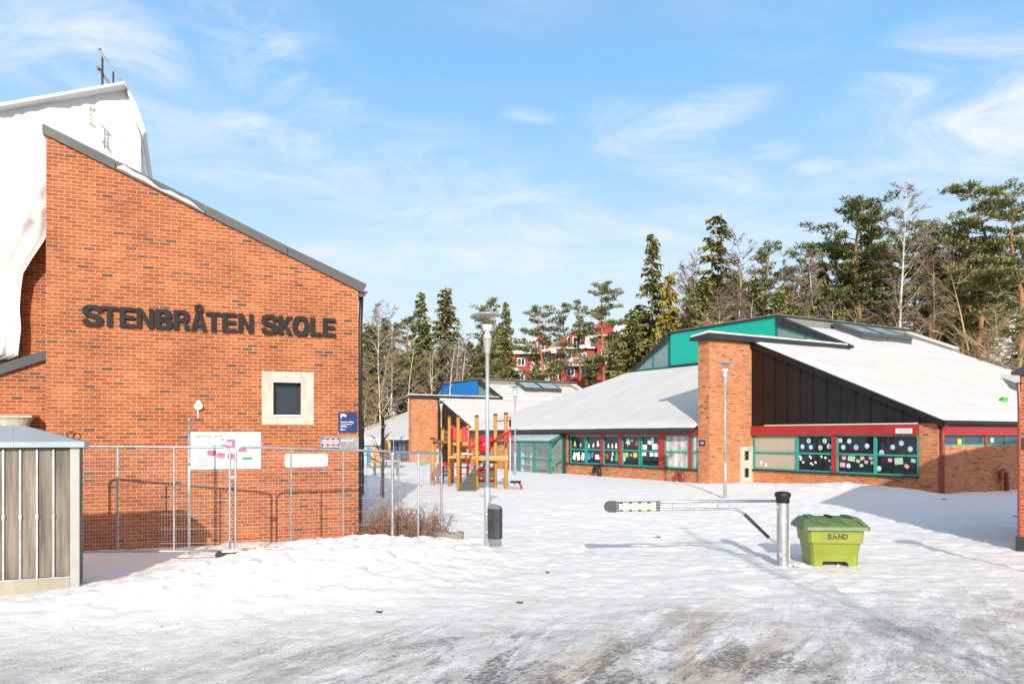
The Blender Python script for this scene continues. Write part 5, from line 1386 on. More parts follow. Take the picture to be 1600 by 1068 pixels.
    for ch_, a, e in wds: add_text(tx, ch_, a, e, z0, z1, 0, .03)
    tx.build('stencil_text', M('brown_stencil', (.075, .045, .02), .7, 0, .3, 20), r, uv=False)
    br = MB(T)  # stencil bridges break the letters
    for x in (-.14, .18): br.quad((x - .004, -.002, z0 - .005), (x + .004, -.002, z0 - .005), (x + .004, -.002, z1 + .005), (x - .004, -.002, z1 + .005))
    br.build('stencil_bridges', lime, r, uv=False)
    # lumps of dirty snow shovelled round the foot
    for i, (dx, dy, s_) in enumerate([(-.62, -.05, .085), (-.70, .06, .06), (-.54, -.12, .05), (-.84, .05, .045), (.05, .05, .04)]):
        p = Vector((X + dx, D + dy, 0)); o = thing('snow_lump', 'lumps of dirty snow between the barrier post and the foot of the sand bin', 'snow lump', (p.x, p.y, gz1(p.x, p.y)), i, 'snow lumps by the sand bin')
        b = MB(); v, f = blob((0, 0, s_ * .1), (s_, s_ * .8, s_ * .5), 9, 6); rr = random.Random(i)
        v = [(a * (1 + rr.uniform(-.35, .35)), c * (1 + rr.uniform(-.35, .35)), e * (1 + rr.uniform(-.3, .3))) for a, c, e in v]; b.add(v, f); b.build('lump', SNOWG, o, uv=False)
build_small()

# ------------------------------------------------------------------ playground and yard
def build_play():
    D0 = 33.0
    base = world_at(740, 760, D0)
    bz = gz1(base.x, D0)
    r = thing('climbing_frame', 'climbing frame of tall yellow posts with red panels, platform and dark climbing ramp', 'climbing frame', (base.x, D0, bz))
    P = lambda x, y, dd=0.0: world_at(x, y, D0 + dd) - Vector((base.x, D0, bz))
    def post(x, yt, dd, rad=.085, mat=YELLOW, cap=True):
        t = P(x, yt, dd); gzz = gz1(base.x + t.x, D0 + dd) - bz
        b = MB(); b.tube([(t.x, t.y, gzz - .2), (t.x, t.y, t.z)], rad, 12); o = b.build('post', mat, r, uv=False, smooth=True)
        if cap: b = MB(); b.lathe([(rad + .012, -.05), (rad + .012, .01), (rad * .6, .03)], (t.x, t.y, t.z), 12); b.build('post_cap', M('brown_cap', (.10, .04, .02), .6), o, uv=False)
    for x, yt, dd, rad in [(702, 650, .2, .066), (716, 649.5, -1.4, .07), (745, 649, -2.2, .07), (731, 662, 1.8, .064), (707, 664, 2.2, .07), (719, 669, 2.2, .07), (774, 647, -1.3, .07), (790.5, 645, -1.6, .074), (691.5, 668.5, 1.6, .075)]:
        post(x, yt, dd, rad)
    post(676, 684, .8, .10, cap=True); post(684, 694, 1.2, .06, WOODL, False)
    def bar(pts, rad, mat, name): b = MB(); b.tube([P(*q) for q in pts], rad, 8); b.build(name, mat, r, uv=False, smooth=True)
    # platforms and their beams
    def deck(x0, x1, y, d0, d1, th, mat, name='platform'):
        a, c = P(x0, y, d0), P(x1, y, d0); b = MB(); b.box(a.x, c.x, d0, d1, a.z - th, a.z); b.build(name, mat, r)
    deck(700, 748, 711, -.8, 1.6, .10, GREYW); deck(746, 794, 712.5, -1.7, .3, .13, WOODL); deck(746, 791, 714.5, -1.72, -1.6, .12, YELLOW, 'beam'); deck(700, 746, 711.8, -1.2, -1.05, .10, YELLOW, 'beam'); deck(717, 732, 690, 1.3, 1.4, .14, YELLOW, 'beam'); deck(704, 732, 690.5, 1.9, 2.0, .14, YELLOW, 'beam')
    # red panels with round tops
    def redpanel(x0, x1, y0, y1, dd):
        a, c = P(x0, y1, dd), P(x1, y0, dd); w = (c.x - a.x) / 2; cx = a.x + w; b = MB()
        pts = [(a.x, dd, a.z), (c.x, dd, a.z)] + [(cx + w * math.cos(R(k)), dd, c.z - w + w * math.sin(R(k))) for k in range(0, 181, 20)]
        b.prism(pts, (0, .05, 0)); o = b.build('panel', REDP, r)
        b = MB(); b.tube([(q[0], dd - .03, q[2]) for q in pts[2:]], .03, 6); b.build('panel_rim', REDP, o, uv=False)
    redpanel(705, 713.5, 667, 688, 1.7); redpanel(721.5, 731, 667, 689, 1.7)
    # ramp, dark wall with hand grips
    b = MB(); a = [P(713.5, 767, -2.9), P(743.5, 764, -2.3), P(745, 717, -2.0), P(741, 735, -2.1)]
    arc = [P(713.5, 767, -2.9), P(743.5, 764.5, -2.9), P(743.5, 717, -2.9), P(741, 727, -2.9), P(735, 738, -2.9), P(727, 748, -2.9), P(719, 759, -2.9)]
    b.prism(arc, (0, .06, 0)); b.build('climbing_ramp', BROWNP if False else M('grey_brown_ramp', (.05, .045, .035), .6, 0, .3, 4), r)
    b = MB()
    for x, y in ((735, 742), (739, 750), (733, 755), (738, 758), (728, 760)): q = P(x, y, -2.9); b.disc((q.x, q.y - .005, q.z), (1, 0, 0), (0, 0, 1), .03, 8)
    b.build('hand_grips', BLACK, r, uv=False)
    bar([(757, 719, -2.0), (744, 733, -2.6), (739, 737, -2.9)], .03, GREYM, 'edge_rail')
    a, c = P(747, 754, -1.5), P(773, 719, -1.5); b = MB(); b.box(a.x, c.x, -1.5, -1.44, a.z, c.z); b.build('dark_panel', BROWNP, r)
    b = MB()
    for x, y in ((752, 726), (768, 726), (752, 748), (768, 748)): q = P(x, y, -1.52); b.disc((q.x, q.y, q.z), (1, 0, 0), (0, 0, 1), .05, 8)
    b.build('grip_plates', WHITE, r, uv=False)
    for y in (731, 748.5): bar([(748, y, -1.7), (773, y - .5, -1.7)], .03, REDP, 'rung')
    for x0, x1, y, dd in ((702, 718, 729.5, -.6), (702, 718, 745.5, -.6), (718, 731, 740, .6), (718, 731, 730, .6), (703, 716, 685.5, -.5), (717, 746, 697, -1.9), (731, 760, 685, .8)): bar([(x0, y, dd), (x1, y, dd)], .026, REDP, 'rung')
    bar([(728, 710, -2.2), (728, 716, -2.3), (731, 727, -2.5), (738, 735, -2.7), (747, 739, -2.5), (764, 737.5, -2)], .035, REDP, 'curved_rail')
    bar([(733, 708, -1.8), (736, 702, -1.8), (741, 694, -1.8), (750, 690, -1.6), (758, 689, -1.5)], .035, REDP, 'curved_rail')
    bar([(737, 690, -1.8), (741, 686.5, -1.8), (752, 688, -1.6)], .03, REDP, 'curved_rail')
    # red bubble half shell
    b = MB(); q = P(756, 694, -1.2); v, f = blob((q.x, q.y, q.z), (.30, .3, .38), 16, 10); b.add(v, f); q = P(765, 690, -1.0); v, f = blob((q.x, q.y, q.z), (.27, .15, .20), 14, 8); b.add(v, f); b.build('bubble_panel', REDP, r, uv=False, smooth=True)
    a, c = P(751, 710, -1.1), P(757, 697, -1.1); b = MB(); b.box(a.x, c.x + .15, -1.15, -1.0, a.z, c.z); b.build('brown_panel', BROWNP, r)
    # brick patterned panel between the two right posts
    a, c = P(763, 712, -1.0), P(788, 688, -1.0); b = MB(); b.prism([(a.x, -1.0, a.z), (c.x, -1.0, a.z), (c.x, -1.0, c.z), (a.x, -1.0, c.z - .25)], (0, .05, 0)); b.build('climbing_wall', M('mottled_wall_panel', (.30, .17, .11), .8, 0, .4, 6), r)
    bar([(762, 698, -1.1), (775, 691, -1.2), (789, 687, -1.4)], .03, GREYW, 'hand_rail')
    # crane: jib, stays and hoop
    bar([(767, 691, -1.3), (775, 686, -1.6), (797, 670.5, -2.0)], .045, REDP, 'crane_jib'); bar([(797, 671, -2), (791, 695, -1.8)], .035, REDP, 'crane_stay'); bar([(797, 672, -2), (801, 690, -2.2)], .03, REDP, 'crane_stay')
    bar([(791, 697, -1.9), (791, 682, -1.9)], .05, REDP, 'crane_hinge')
    bar([(777, 657.5, -1.4), (785, 657, -1.5), (791, 654.5, -1.6), (795, 651.5, -1.7), (798, 652.5, -1.7), (798, 655.5, -1.7), (794, 657, -1.7), (788, 656, -1.6)], .022, M('dark_red_hoop', (.25, .02, .03), .5), 'hoop')
    b = MB()
    for y in (658, 661.5, 665): q = P(797, y, -2); b.lathe([(.03, -.05), (.05, 0), (.03, .05)], (q.x, q.y, q.z), 8)
    b.build('chain', BLACK, r, uv=False)
    bar([(797.2, 672, -2), (797.2, 752, -2)], .022, M('white_rope', (.62, .60, .58), .8), 'rope')
    # left arm and net
    bar([(677, 690.5, .7), (701, 690.5, .4)], .075, M('brown_log', (.16, .09, .06), .7, 0, .3), 'log_beam')
    b = MB()
    for i in range(6): x = 691.5 + 2.0 * i; b.tube([P(x, 692, 1.2), P(x, 748 - i, 1.0)], .018, 4, caps=False)
    for j in range(9): y = 694 + 6 * j; b.tube([P(691.5, y, 1.2), P(702, y, 1.1)], .018, 4, caps=False)
    b.build('rope_net', BLACK, r, uv=False)
    b = MB()
    for x0, x1, y in ((690, 702, 672), (690, 702, 680)): a, c = P(x0, y + 6, 1.9), P(x1, y, 1.9); b.box(a.x, c.x, 1.9, 1.95, a.z, c.z)
    b.build('mottled_panel', M('grey_mottled_panel', (.12, .09, .07), .8, 0, .5, 9), r)
    b = MB(); b.prism([P(671, 744, .2), P(690, 744, .2), P(690, 716, .2)], (0, .05, 0)); b.build('slide_side', M('faded_red_brown', (.17, .08, .07), .7, 0, .3), r)
    bar([(688, 728, .0), (700, 723, .1)], .07, REDP, 'slide_lip')
    b = MB(); b.add(*blob(P(724, 711, .4), (.5, .3, .12), 12, 6)); b.build('snow_cap', SNOW, r, uv=False, smooth=True)

    # sand digger seat
    D = 31.2; p = world_at(806, 765, D); zb = gz1(p.x, D)
    r2 = thing('play_digger', 'dark round play seat on a thin post with a red lever beside the climbing frame', 'play equipment', (p.x, D, zb))
    Q = lambda x, y: world_at(x, y, D) - Vector((p.x, D, zb))
    b = MB(); a = Q(805.5, 752); b.lathe([(.02, -.06), (.2, -.05), (.235, 0), (.235, .03), (.02, .035)], (a.x, 0, a.z), 18); b.build('seat', BLACK, r2, uv=False)
    b = MB(); a = Q(804, 755); b.tube([(a.x, 0, -.15), (a.x, 0, a.z)], .03, 8); b.build('leg', GREYM, r2, uv=False)
    b = MB(); b.tube([Q(811, 754), Q(814.5, 758), Q(816.5, 771)], .04, 8); b.tube([Q(813, 756), Q(815, 771)], .03, 6); b.build('lever', REDP, r2, uv=False, smooth=True)

    # picnic table
    D = 42.0; p = world_at(603, 748, D); zb = gz1(p.x, D)
    t = thing('picnic_table', 'dark weathered picnic table with snow on it behind the fence', 'picnic table', (p.x, D, zb), R(4))
    b = MB()
    for k in range(4): b.box(-.95, .95, -.32 + .165 * k, -.17 + .165 * k, .70, .74)
    b.build('tabletop', GREYW, t)
    for y in (-.75, .60): b = MB(); b.box(-.95, .95, y, y + .17, .42, .46); b.build('seat', GREYW, t)
    for x in (-.6, .6):
        b = MB(); b.box(x - .03, x + .03, -.75, .75, .36, .42); b.prism([(x - .03, -.55, -.1), (x - .03, -.45, -.1), (x - .03, -.15, .7), (x - .03, -.25, .7)], (.06, 0, 0)); b.prism([(x - .03, .45, -.1), (x - .03, .55, -.1), (x - .03, .25, .7), (x - .03, .15, .7)], (.06, 0, 0)); b.build('leg_frame', GREYW, t)
    b = MB(); b.add(*blob((.1, 0, .745), (.75, .28, .06), 14, 6)); b.build('snow_cap', SNOW, t, uv=False, smooth=True)

    # painted shed behind the fence
    D = 57; p = world_at(575, 722, D); zb = gz1(p.x, D)
    s = thing('painted_shed', 'small flat roofed shed with blue, yellow and orange painted boards behind the fence', 'shed', (p.x, D, zb), R(6))
    b = MB(); b.box(-1.4, 1.1, 0, 2, -.2, 1.5); b.build('wall', M('pale_shed_wall', (.42, .44, .45), .7), s)
    b = MB(); b.box(-1.6, 1.15, -.35, 2.2, 1.5, 2.05); b.box(-1.0, -.35, -.36, -.35, 1.72, 1.85); b.box(.1, .75, -.36, -.35, 1.72, 1.85); b.build('roof', M('grey_shed_roof', (.36, .37, .38), .7), s)
    b = MB(); b.box(-1.0, -.1, -.03, -.002, .15, 1.35); b.build('window', M('pale_blue_board', (.35, .5, .6), .5), s)
    for x0, x1, m in ((-.1, .18, M('blue_board', (.02, .16, .42), .6)), (.2, .4, M('yellow_board', (.55, .34, .05), .6)), (.42, .72, M('brown_orange_board', (.40, .20, .03), .6, 0, .5, 6)), (.74, 1.05, M('orange_board', (.50, .14, .05), .6))):
        b = MB(); b.box(x0, x1, -.03, -.002, .0, 1.35); b.build('painted_board', m, s)
    # mural/play sign beyond
    D = 60; p = world_at(604, 720, D); zb = gz1(p.x, D)
    s = thing('play_sign', 'round yellow figure board on a post between shed and far lamp', 'board', (p.x, D, zb))
    b = MB(); b.tube([(0, 0, -.2), (0, 0, 1.0)], .05, 8); b.build('post', GREYW, s, uv=False); b = MB(); b.disc((0, -.06, 1.55), (1, 0, 0), (0, 0, 1), .33, 18, ry=.45); b.disc((.05, -.061, 1.0), (1, 0, 0), (0, 0, 1), .3, 14, ry=.3); b.build('board', M('ochre_board', (.52, .28, .06), .6, 0, .4, 4), s, uv=False)
    # dark bin by the far windows, green sled
    D = 62; p = world_at(618, 720, D)
    s = thing('waste_bin', 'dark upright waste bin in front of the far pavilion windows', 'bin', (p.x, D, gz1(p.x, D)))
    b = MB(); b.prism([(-.28, -.25, 0), (.28, -.25, 0), (.28, .25, 0), (-.28, .25, 0)], (0, 0, 1.0)); b.build('body', DARKM, s); b = MB(); b.prism([(-.31, -.28, 1.0), (.31, -.28, 1.0), (.31, .28, 1.08), (-.31, .28, 1.08)], (0, 0, .07)); b.build('lid', BLACK, s)
    D = 58; p = world_at(659, 724, D)
    s = thing('green_sled', 'small green plastic sled lying on the snow in front of the far buttress', 'sled', (p.x, D, gz1(p.x, D) + .1), R(10))
    b = MB(); v, f = blob((0, 0, .08), (.42, .25, .12), 14, 6); b.add(v, f); b.build('shell', M('green_sled_plastic', (.05, .38, .10), .4), s, uv=False, smooth=True); b = MB(); b.tube([(.36, -.1, .12), (.55, -.1, .16), (.55, .1, .16), (.36, .1, .12)], .015, 5); b.build('cord', BLACK, s, uv=False)
    # two dark slender posts
    for x, yt, D, lab in ((567, 653, 29, 'dark slender post with a pale band close to the brick corner'), (598.5, 651, 28, 'dark knobbly slender post beside the bare sapling')):
        p = world_at(x, yt, D); zb = gz1(p.x, D)
        s = thing('dark_post', lab, 'post', (p.x, D, zb), 0, 'dark posts behind the fence')
        b = MB(); pts = [(0.01 * math.sin(k * 2.1), 0, -.2 + (p.z - zb + .2) * k / 14) for k in range(15)]; b.tube(pts, [.045 + .012 * (k % 3 == 0) for k in range(15)], 8); b.build('pole', M('blackened_pole', (.04, .04, .045), .7, 0, .4, 9), s, uv=False)
        b = MB(); b.tube([(0, 0, p.z - zb - .4), (0, 0, p.z - zb - .32)], .055, 8); b.build('band', GREYM, s, uv=False)
build_play()

# ------------------------------------------------------------------ red houses on the hill
def build_houses():
    redw = M('red_timber', (.36, .045, .03), .7, 0, .2, 3, stretch=(8, 8, .4)); wh = M('white_timber', (.72, .71, .69), .6, 0, .08)
    redr = M('red_roof_tile', (.42, .05, .035), .6, 0, .2, 4)
    spots = [(792, 118, -.2, 6.7, 'red timber house with a white gable window, leftmost of the red row'), (856, 119, -.1, 6.8, 'red timber house behind the pine with a straight orange trunk'), (912, 116, .5, 6.8, 'red timber house with white crossed balcony rails, middle of the row'), (974, 112, 1.2, 8.2, 'red timber house with a steep snowy roof, rightmost of the row'), (1500, 128, 12.0, 7, 'distant red house glimpsed between pines above the near pavilion roof'), (690, 124, -3.4, 7.2, 'red timber house almost hidden by spruces on the wooded slope')]
    for i, (x, D, dz, H, lab) in enumerate(spots):
        X = (x - 800) / F_PX * D; zb = EYE + (HOR - 588) * D / F_PX + dz - 1.2
        h = thing('red_house', lab, 'house', (X, D, zb), R(-14 + 5 * (i % 3)), 'red timber houses on the hill')
        w, dp = 6.6, 8.0; e = H * .74; rd = .0
        if i == 3: w, rd = 7.4, 1
        # long side to the valley: wall, roof rising away, gabled ends
        b = MB(); b.box(-w / 2, w / 2, 0, dp, -5, e); b.prism([(-w / 2, 0, e), (-w / 2, dp, e), (-w / 2, dp / 2, H)], (w, 0, 0)); b.build('wall', redw, h)
        sl_ = (H - e) / (dp / 2); zr_ = lambda y: e + sl_ * y
        b = MB(); b.prism([(-w / 2 - .4, -.6, zr_(-.6)), (-w / 2 - .4, dp / 2, H + .02), (-w / 2 - .4, dp + .6, zr_(-.6)), (-w / 2 - .4, dp + .6, zr_(-.6) + .16), (-w / 2 - .4, dp / 2, H + .2), (-w / 2 - .4, -.6, zr_(-.6) + .16)], (w + .8, 0, 0)); b.build('roof', redr, h)
        x0 = -w / 2 - .36 + (2.6 if rd else (.0, 2.2, 1.2)[i % 3])
        b = MB(); b.prism([(x0, -.56, zr_(-.56) + .17), (x0, dp / 2, H + .21), (x0, dp / 2, H + .42), (x0, -.56, zr_(-.56) + .36)], (w / 2 + .36 - x0, 0, 0)); b.build('roof_snow', SNOW, h)
        b = MB()
        for sx in (-1, 1): b.tube([(sx * (w / 2 + .42), -.62, zr_(-.6) + .05), (sx * (w / 2 + .42), dp / 2, H + .1)], .13, 4)
        b.box(-w / 2 - .42, w / 2 + .42, -.68, -.6, zr_(-.6) - .05, zr_(-.6) + .16); b.build('bargeboard', wh, h)
        # dormer with a white window
        if i != 3:
            dz0, dx0 = e + .1, -1.0
            b = MB(); b.box(dx0 - 1, dx0 + 1, -.1, dp * .4, e - .1, e + 1.5); b.prism([(dx0 - 1.0, -.1, e + 1.5), (dx0 + 1.0, -.1, e + 1.5), (dx0, -.1, e + 2.3)], (0, dp * .4, 0)); d = b.build('dormer', redw, h)
            b = MB(); b.box(dx0 - .62, dx0 + .62, -.16, -.105, e + .15, e + 1.45); b.build('window_frame', wh, d); b = MB(); b.box(dx0 - .48, dx0 - .04, -.18, -.165, e + .25, e + 1.35); b.box(dx0 + .04, dx0 + .48, -.18, -.165, e + .25, e + 1.35); b.build('pane', PANE_SKY, d)
            b = MB()
            for sx in (-1, 1): b.prism([(dx0 + sx * 1.25, -.4, e + 1.32), (dx0 + sx * 1.25, -.4, e + 1.6), (dx0, -.4, e + 2.66), (dx0, -.4, e + 2.36)], (0, dp * .4 + .3, 0))
            b.build('dormer_snow', SNOW, d)
        for wx, wz in ((-2.3, e * .70), (-.2, e * .70), (2.2, e * .70), (-1.9, e * .26), (.2, e * .26), (2.1, e * .26)):
            b = MB(); b.box(wx - .60, wx + .60, -.08, -.004, wz - .55, wz + .65); f = b.build('window', wh, h)
            b = MB(); b.box(wx - .48, wx - .05, -.095, -.082, wz - .42, wz + .5); b.box(wx + .05, wx + .48, -.095, -.082, wz - .42, wz + .5); b.build('pane', PANE_SKY, f)
        b = MB(); zb2 = e * .46
        b.box(-2.9, 2.0, -1.4, -.004, zb2 - .15, zb2); bl = b.build('balcony', wh, h)
        b = MB(); b.box(-2.9, 2.0, -1.4, -1.32, zb2 + .9, zb2 + 1.02)
        for k in range(5):
            xa, xb = -2.9 + .98 * k, -2.9 + .98 * (k + 1)
            b.box(xa - .06, xa + .06, -1.4, -1.32, zb2, zb2 + .9); b.tube([(xa, -1.36, zb2 + .05), (xb, -1.36, zb2 + .88)], .07, 4); b.tube([(xa, -1.28, zb2 + .88), (xb, -1.28, zb2 + .05)], .07, 4)
        b.build('railing', wh, bl, uv=False)
        b = MB(); b.box(-2.9, 2.0, -1.3, -.02, zb2 + .002, zb2 + .18); b.build('balcony_snow', SNOW, bl)
        b = MB(); b.box(1.4, 1.9, dp * .45, dp * .55, e, H + .8); b.build('chimney', DARKM, h)
build_houses()
# ------------------------------------------------------------------ trees
def leaf_mat(name, ca, cb, rough=.7):
    m, N, L, b = nodes(name)
    geo = N.new('ShaderNodeNewGeometry'); oi = N.new('ShaderNodeObjectInfo'); tc = N.new('ShaderNodeTexCoord')
    n = N.new('ShaderNodeTexNoise'); n.inputs['Scale'].default_value = .55; n.inputs['Detail'].default_value = 5; L.new(tc.outputs['Object'], n.inputs[0])
    ad = N.new('ShaderNodeMath'); ad.operation = 'MULTIPLY_ADD'; ad.inputs[1].default_value = .55; L.new(geo.outputs['Random Per Island'], ad.inputs[0]); L.new(n.outputs[0], ad.inputs[2])
    ad2 = N.new('ShaderNodeMath'); ad2.operation = 'MULTIPLY_ADD'; ad2.inputs[1].default_value = .35; L.new(oi.outputs['Random'], ad2.inputs[0]); L.new(ad.outputs[0], ad2.inputs[2])
    mr = N.new('ShaderNodeMapRange'); mr.inputs[1].default_value = .45; mr.inputs[2].default_value = 1.25; L.new(ad2.outputs[0], mr.inputs[0])
    mx = N.new('ShaderNodeMix'); mx.data_type = 'RGBA'; mx.inputs[6].default_value = (*ca, 1); mx.inputs[7].default_value = (*cb, 1); L.new(mr.outputs[0], mx.inputs[0])
    L.new(mx.outputs[2], b.inputs['Base Color']); b.inputs['Roughness'].default_value = rough; b.inputs['Specular IOR Level'].default_value = .2
    MATS[name] = m; return m
SPRUCE_L = leaf_mat('spruce_needles', (.06, .082, .032), (.25, .245, .08))
SPRUCE_Y = leaf_mat('yellow_green_needles', (.11, .10, .018), (.32, .25, .045))
PINE_L = leaf_mat('pine_needles', (.085, .112, .05), (.30, .315, .125))
TW_BROWN = leaf_mat('brown_twigs', (.10, .062, .040), (.22, .145, .095))
TW_TAN = leaf_mat('tan_twigs', (.20, .145, .085), (.38, .28, .165))
TW_GREY = leaf_mat('birch_twigs', (.15, .115, .10), (.30, .235, .20))
TRUNK_S = M('spruce_bark', (.12, .085, .062), .9, 0, .3, 3)
TRUNK_P = M('pine_bark', (.33, .155, .075), .85, 0, .35, 1.4, .3, 12)
TRUNK_B = M('birch_bark', (.60, .54, .45), .75, 0, .30, 5, stretch=(1, 1, .7))
BUSHM = leaf_mat('red_brown_stems', (.14, .062, .035), (.33, .165, .095))

def spruce_mesh(seed, H=16.0, wid=2.7, sparse=0.0, low=1.0, leaf=None, split=False):
    r = random.Random(seed); t = MB(); c = MB()
    t.tube([(0, 0, -.8), (0, 0, H * .5), (0, 0, H)], [.22, .13, .015], 7)
    if split: t.tube([(0, 0, H * .45), (.7, .1, H * .6), (.95, .1, H * .97)], [.12, .10, .015], 6)
    z = low; ax = [(0, 0)]
    while z < H - .15:
        f = z / H; L0 = wid * (1 - f) ** .78 + .12
        if split and f > .55: L0 = max(.5, L0 * .9 + .7 * (1 - abs(f - .75) / .25) * .9)
        n = r.randint(6, 9)
        for _ in range(n):
            if r.random() < sparse * (1.35 - f): continue
            a = r.uniform(0, 2 * math.pi); L_ = L0 * r.uniform(.6, 1.22); dr = r.uniform(.10, .38); zz = z + r.uniform(-.25, .25)
            ca, sa = math.cos(a), math.sin(a); ox = (.7 if (split and r.random() < .5 and f > .55) else 0)
            ns = max(2, int(L_ / .30))
            if L_ > .8: t.tube([(ox, 0, zz), (ox + ca * L_ * .55, sa * L_ * .55, zz - dr * L_ * .35)], [.03, .012], 3, caps=False)
            for k in range(ns):
                q = (k + .5) / ns
                if q < .12: continue
                d = L_ * q; px_, py_ = ox + ca * d, sa * d; pz = zz - dr * d + .22 * q * q * L_ * .5
                w = .46 * (1.15 - .55 * q) * r.uniform(.7, 1.3); ln = .40 * r.uniform(.8, 1.4)
                for s_ in (-1, 1):
                    hx, hy = -sa * s_, ca * s_
                    dz = -r.uniform(.12, .42)
                    c.add([(px_ - ca * ln * .4, py_ - sa * ln * .4, pz + .04), (px_ + ca * ln * .7, py_ + sa * ln * .7, pz), (px_ + ca * ln * .75 + hx * w, py_ + sa * ln * .75 + hy * w, pz + dz)], [(0, 1, 2)])
                if r.random() < .5:
                    c.add([(px_ - .16 * sa, py_ + .16 * ca, pz), (px_ + .16 * sa, py_ - .16 * ca, pz), (px_ + ca * .1, py_ + sa * .1, pz - r.uniform(.3, .6))], [(0, 1, 2)])
        z += r.uniform(.26, .42)
    for k in range(10): a = r.uniform(0, 6.28); c.add([(0, 0, H + .15), (.10 * math.cos(a), .10 * math.sin(a), H - .5), (.14 * math.cos(a + .8), .14 * math.sin(a + .8), H - .55)], [(0, 1, 2)])
    return t.mesh('trunk', TRUNK_S, uv=False), c.mesh('crown', leaf or SPRUCE_L, uv=False), H
def pine_mesh(seed, H=17.0, wid=3.0, start=.45, dens=1.0, lean=.4):
    r = random.Random(seed); t = MB(); c = MB()
    path = [(lean * math.sin(k * .9 + seed) * (k / 8), lean * math.cos(k * 1.1 + seed) * (k / 8), -.8 + (H + .3) * k / 8) for k in range(9)]
    t.tube(path, [.24, .22, .20, .18, .165, .15, .12, .08, .03], 9)
    def at(z):
        f = max(0, min(7.999, (z + .8) / (H + .3) * 8)); i = int(f); q = f - i; a, b_ = path[i], path[i + 1]
        return a[0] + (b_[0] - a[0]) * q, a[1] + (b_[1] - a[1]) * q
    nb = int(30 * dens)
    for i in range(nb):
        f = start + (1 - start) * (i + r.uniform(0, .8)) / nb; z = min(H - .3, H * f); x0, y0 = at(z)
        prof = math.sin(math.pi * min(1, .16 + .80 * ((f - start) / (1 - start)) ** .8)) ** .7
        L_ = wid * prof * r.uniform(.5, 1.2) + .3; a = r.uniform(0, 2 * math.pi) if i % 3 else (i * 2.4)
        up = r.uniform(.0, .45) + .35 * (f > .85); ca, sa = math.cos(a), math.sin(a)
        mid = (x0 + ca * L_ * .5, y0 + sa * L_ * .5, z + up * L_ * .35); end = (x0 + ca * L_, y0 + sa * L_, z + up * L_ * .8)
        t.tube([(x0, y0, z), mid, end], [.05, .035, .012], 4, caps=False)
        ncl = max(3, int(L_ * 2.6))
        for k in range(ncl):
            q = .30 + .74 * (k + r.uniform(0, 1)) / ncl; spread = .34 * L_ * .5
            cx = x0 + ca * L_ * q + r.uniform(-1, 1) * spread; cy = y0 + sa * L_ * q + r.uniform(-1, 1) * spread; cz = z + up * L_ * q * .8 + r.uniform(-.10, .28)
            rad = r.uniform(.36, .62)
            for j in range(34):
                th = r.uniform(0, 6.283); rr = rad * math.sqrt(r.random()); hz = r.uniform(-.45, .55) * rad * .55
                px_, py_, pz = cx + rr * math.cos(th), cy + rr * math.sin(th), cz + hz
                dx, dy, dz = r.uniform(-1, 1), r.uniform(-1, 1), r.uniform(-.1, 1.0); l = math.sqrt(dx * dx + dy * dy + dz * dz) + .01; s_ = r.uniform(.22, .42)
                dx, dy, dz = dx / l * s_, dy / l * s_, dz / l * s_; ex, ey = -dy, dx; el = math.hypot(ex, ey) + .01; w = r.uniform(.045, .085)
                ex, ey = ex / el * w, ey / el * w
                c.add([(px_ - ex, py_ - ey, pz), (px_ + ex, py_ + ey, pz), (px_ + dx + ex * .4, py_ + dy + ey * .4, pz + dz), (px_ + dx - ex * .4, py_ + dy - ey * .4, pz + dz)], [(0, 1, 2, 3)])
    return t.mesh('trunk', TRUNK_P, uv=False), c.mesh('crown', PINE_L, uv=False), H
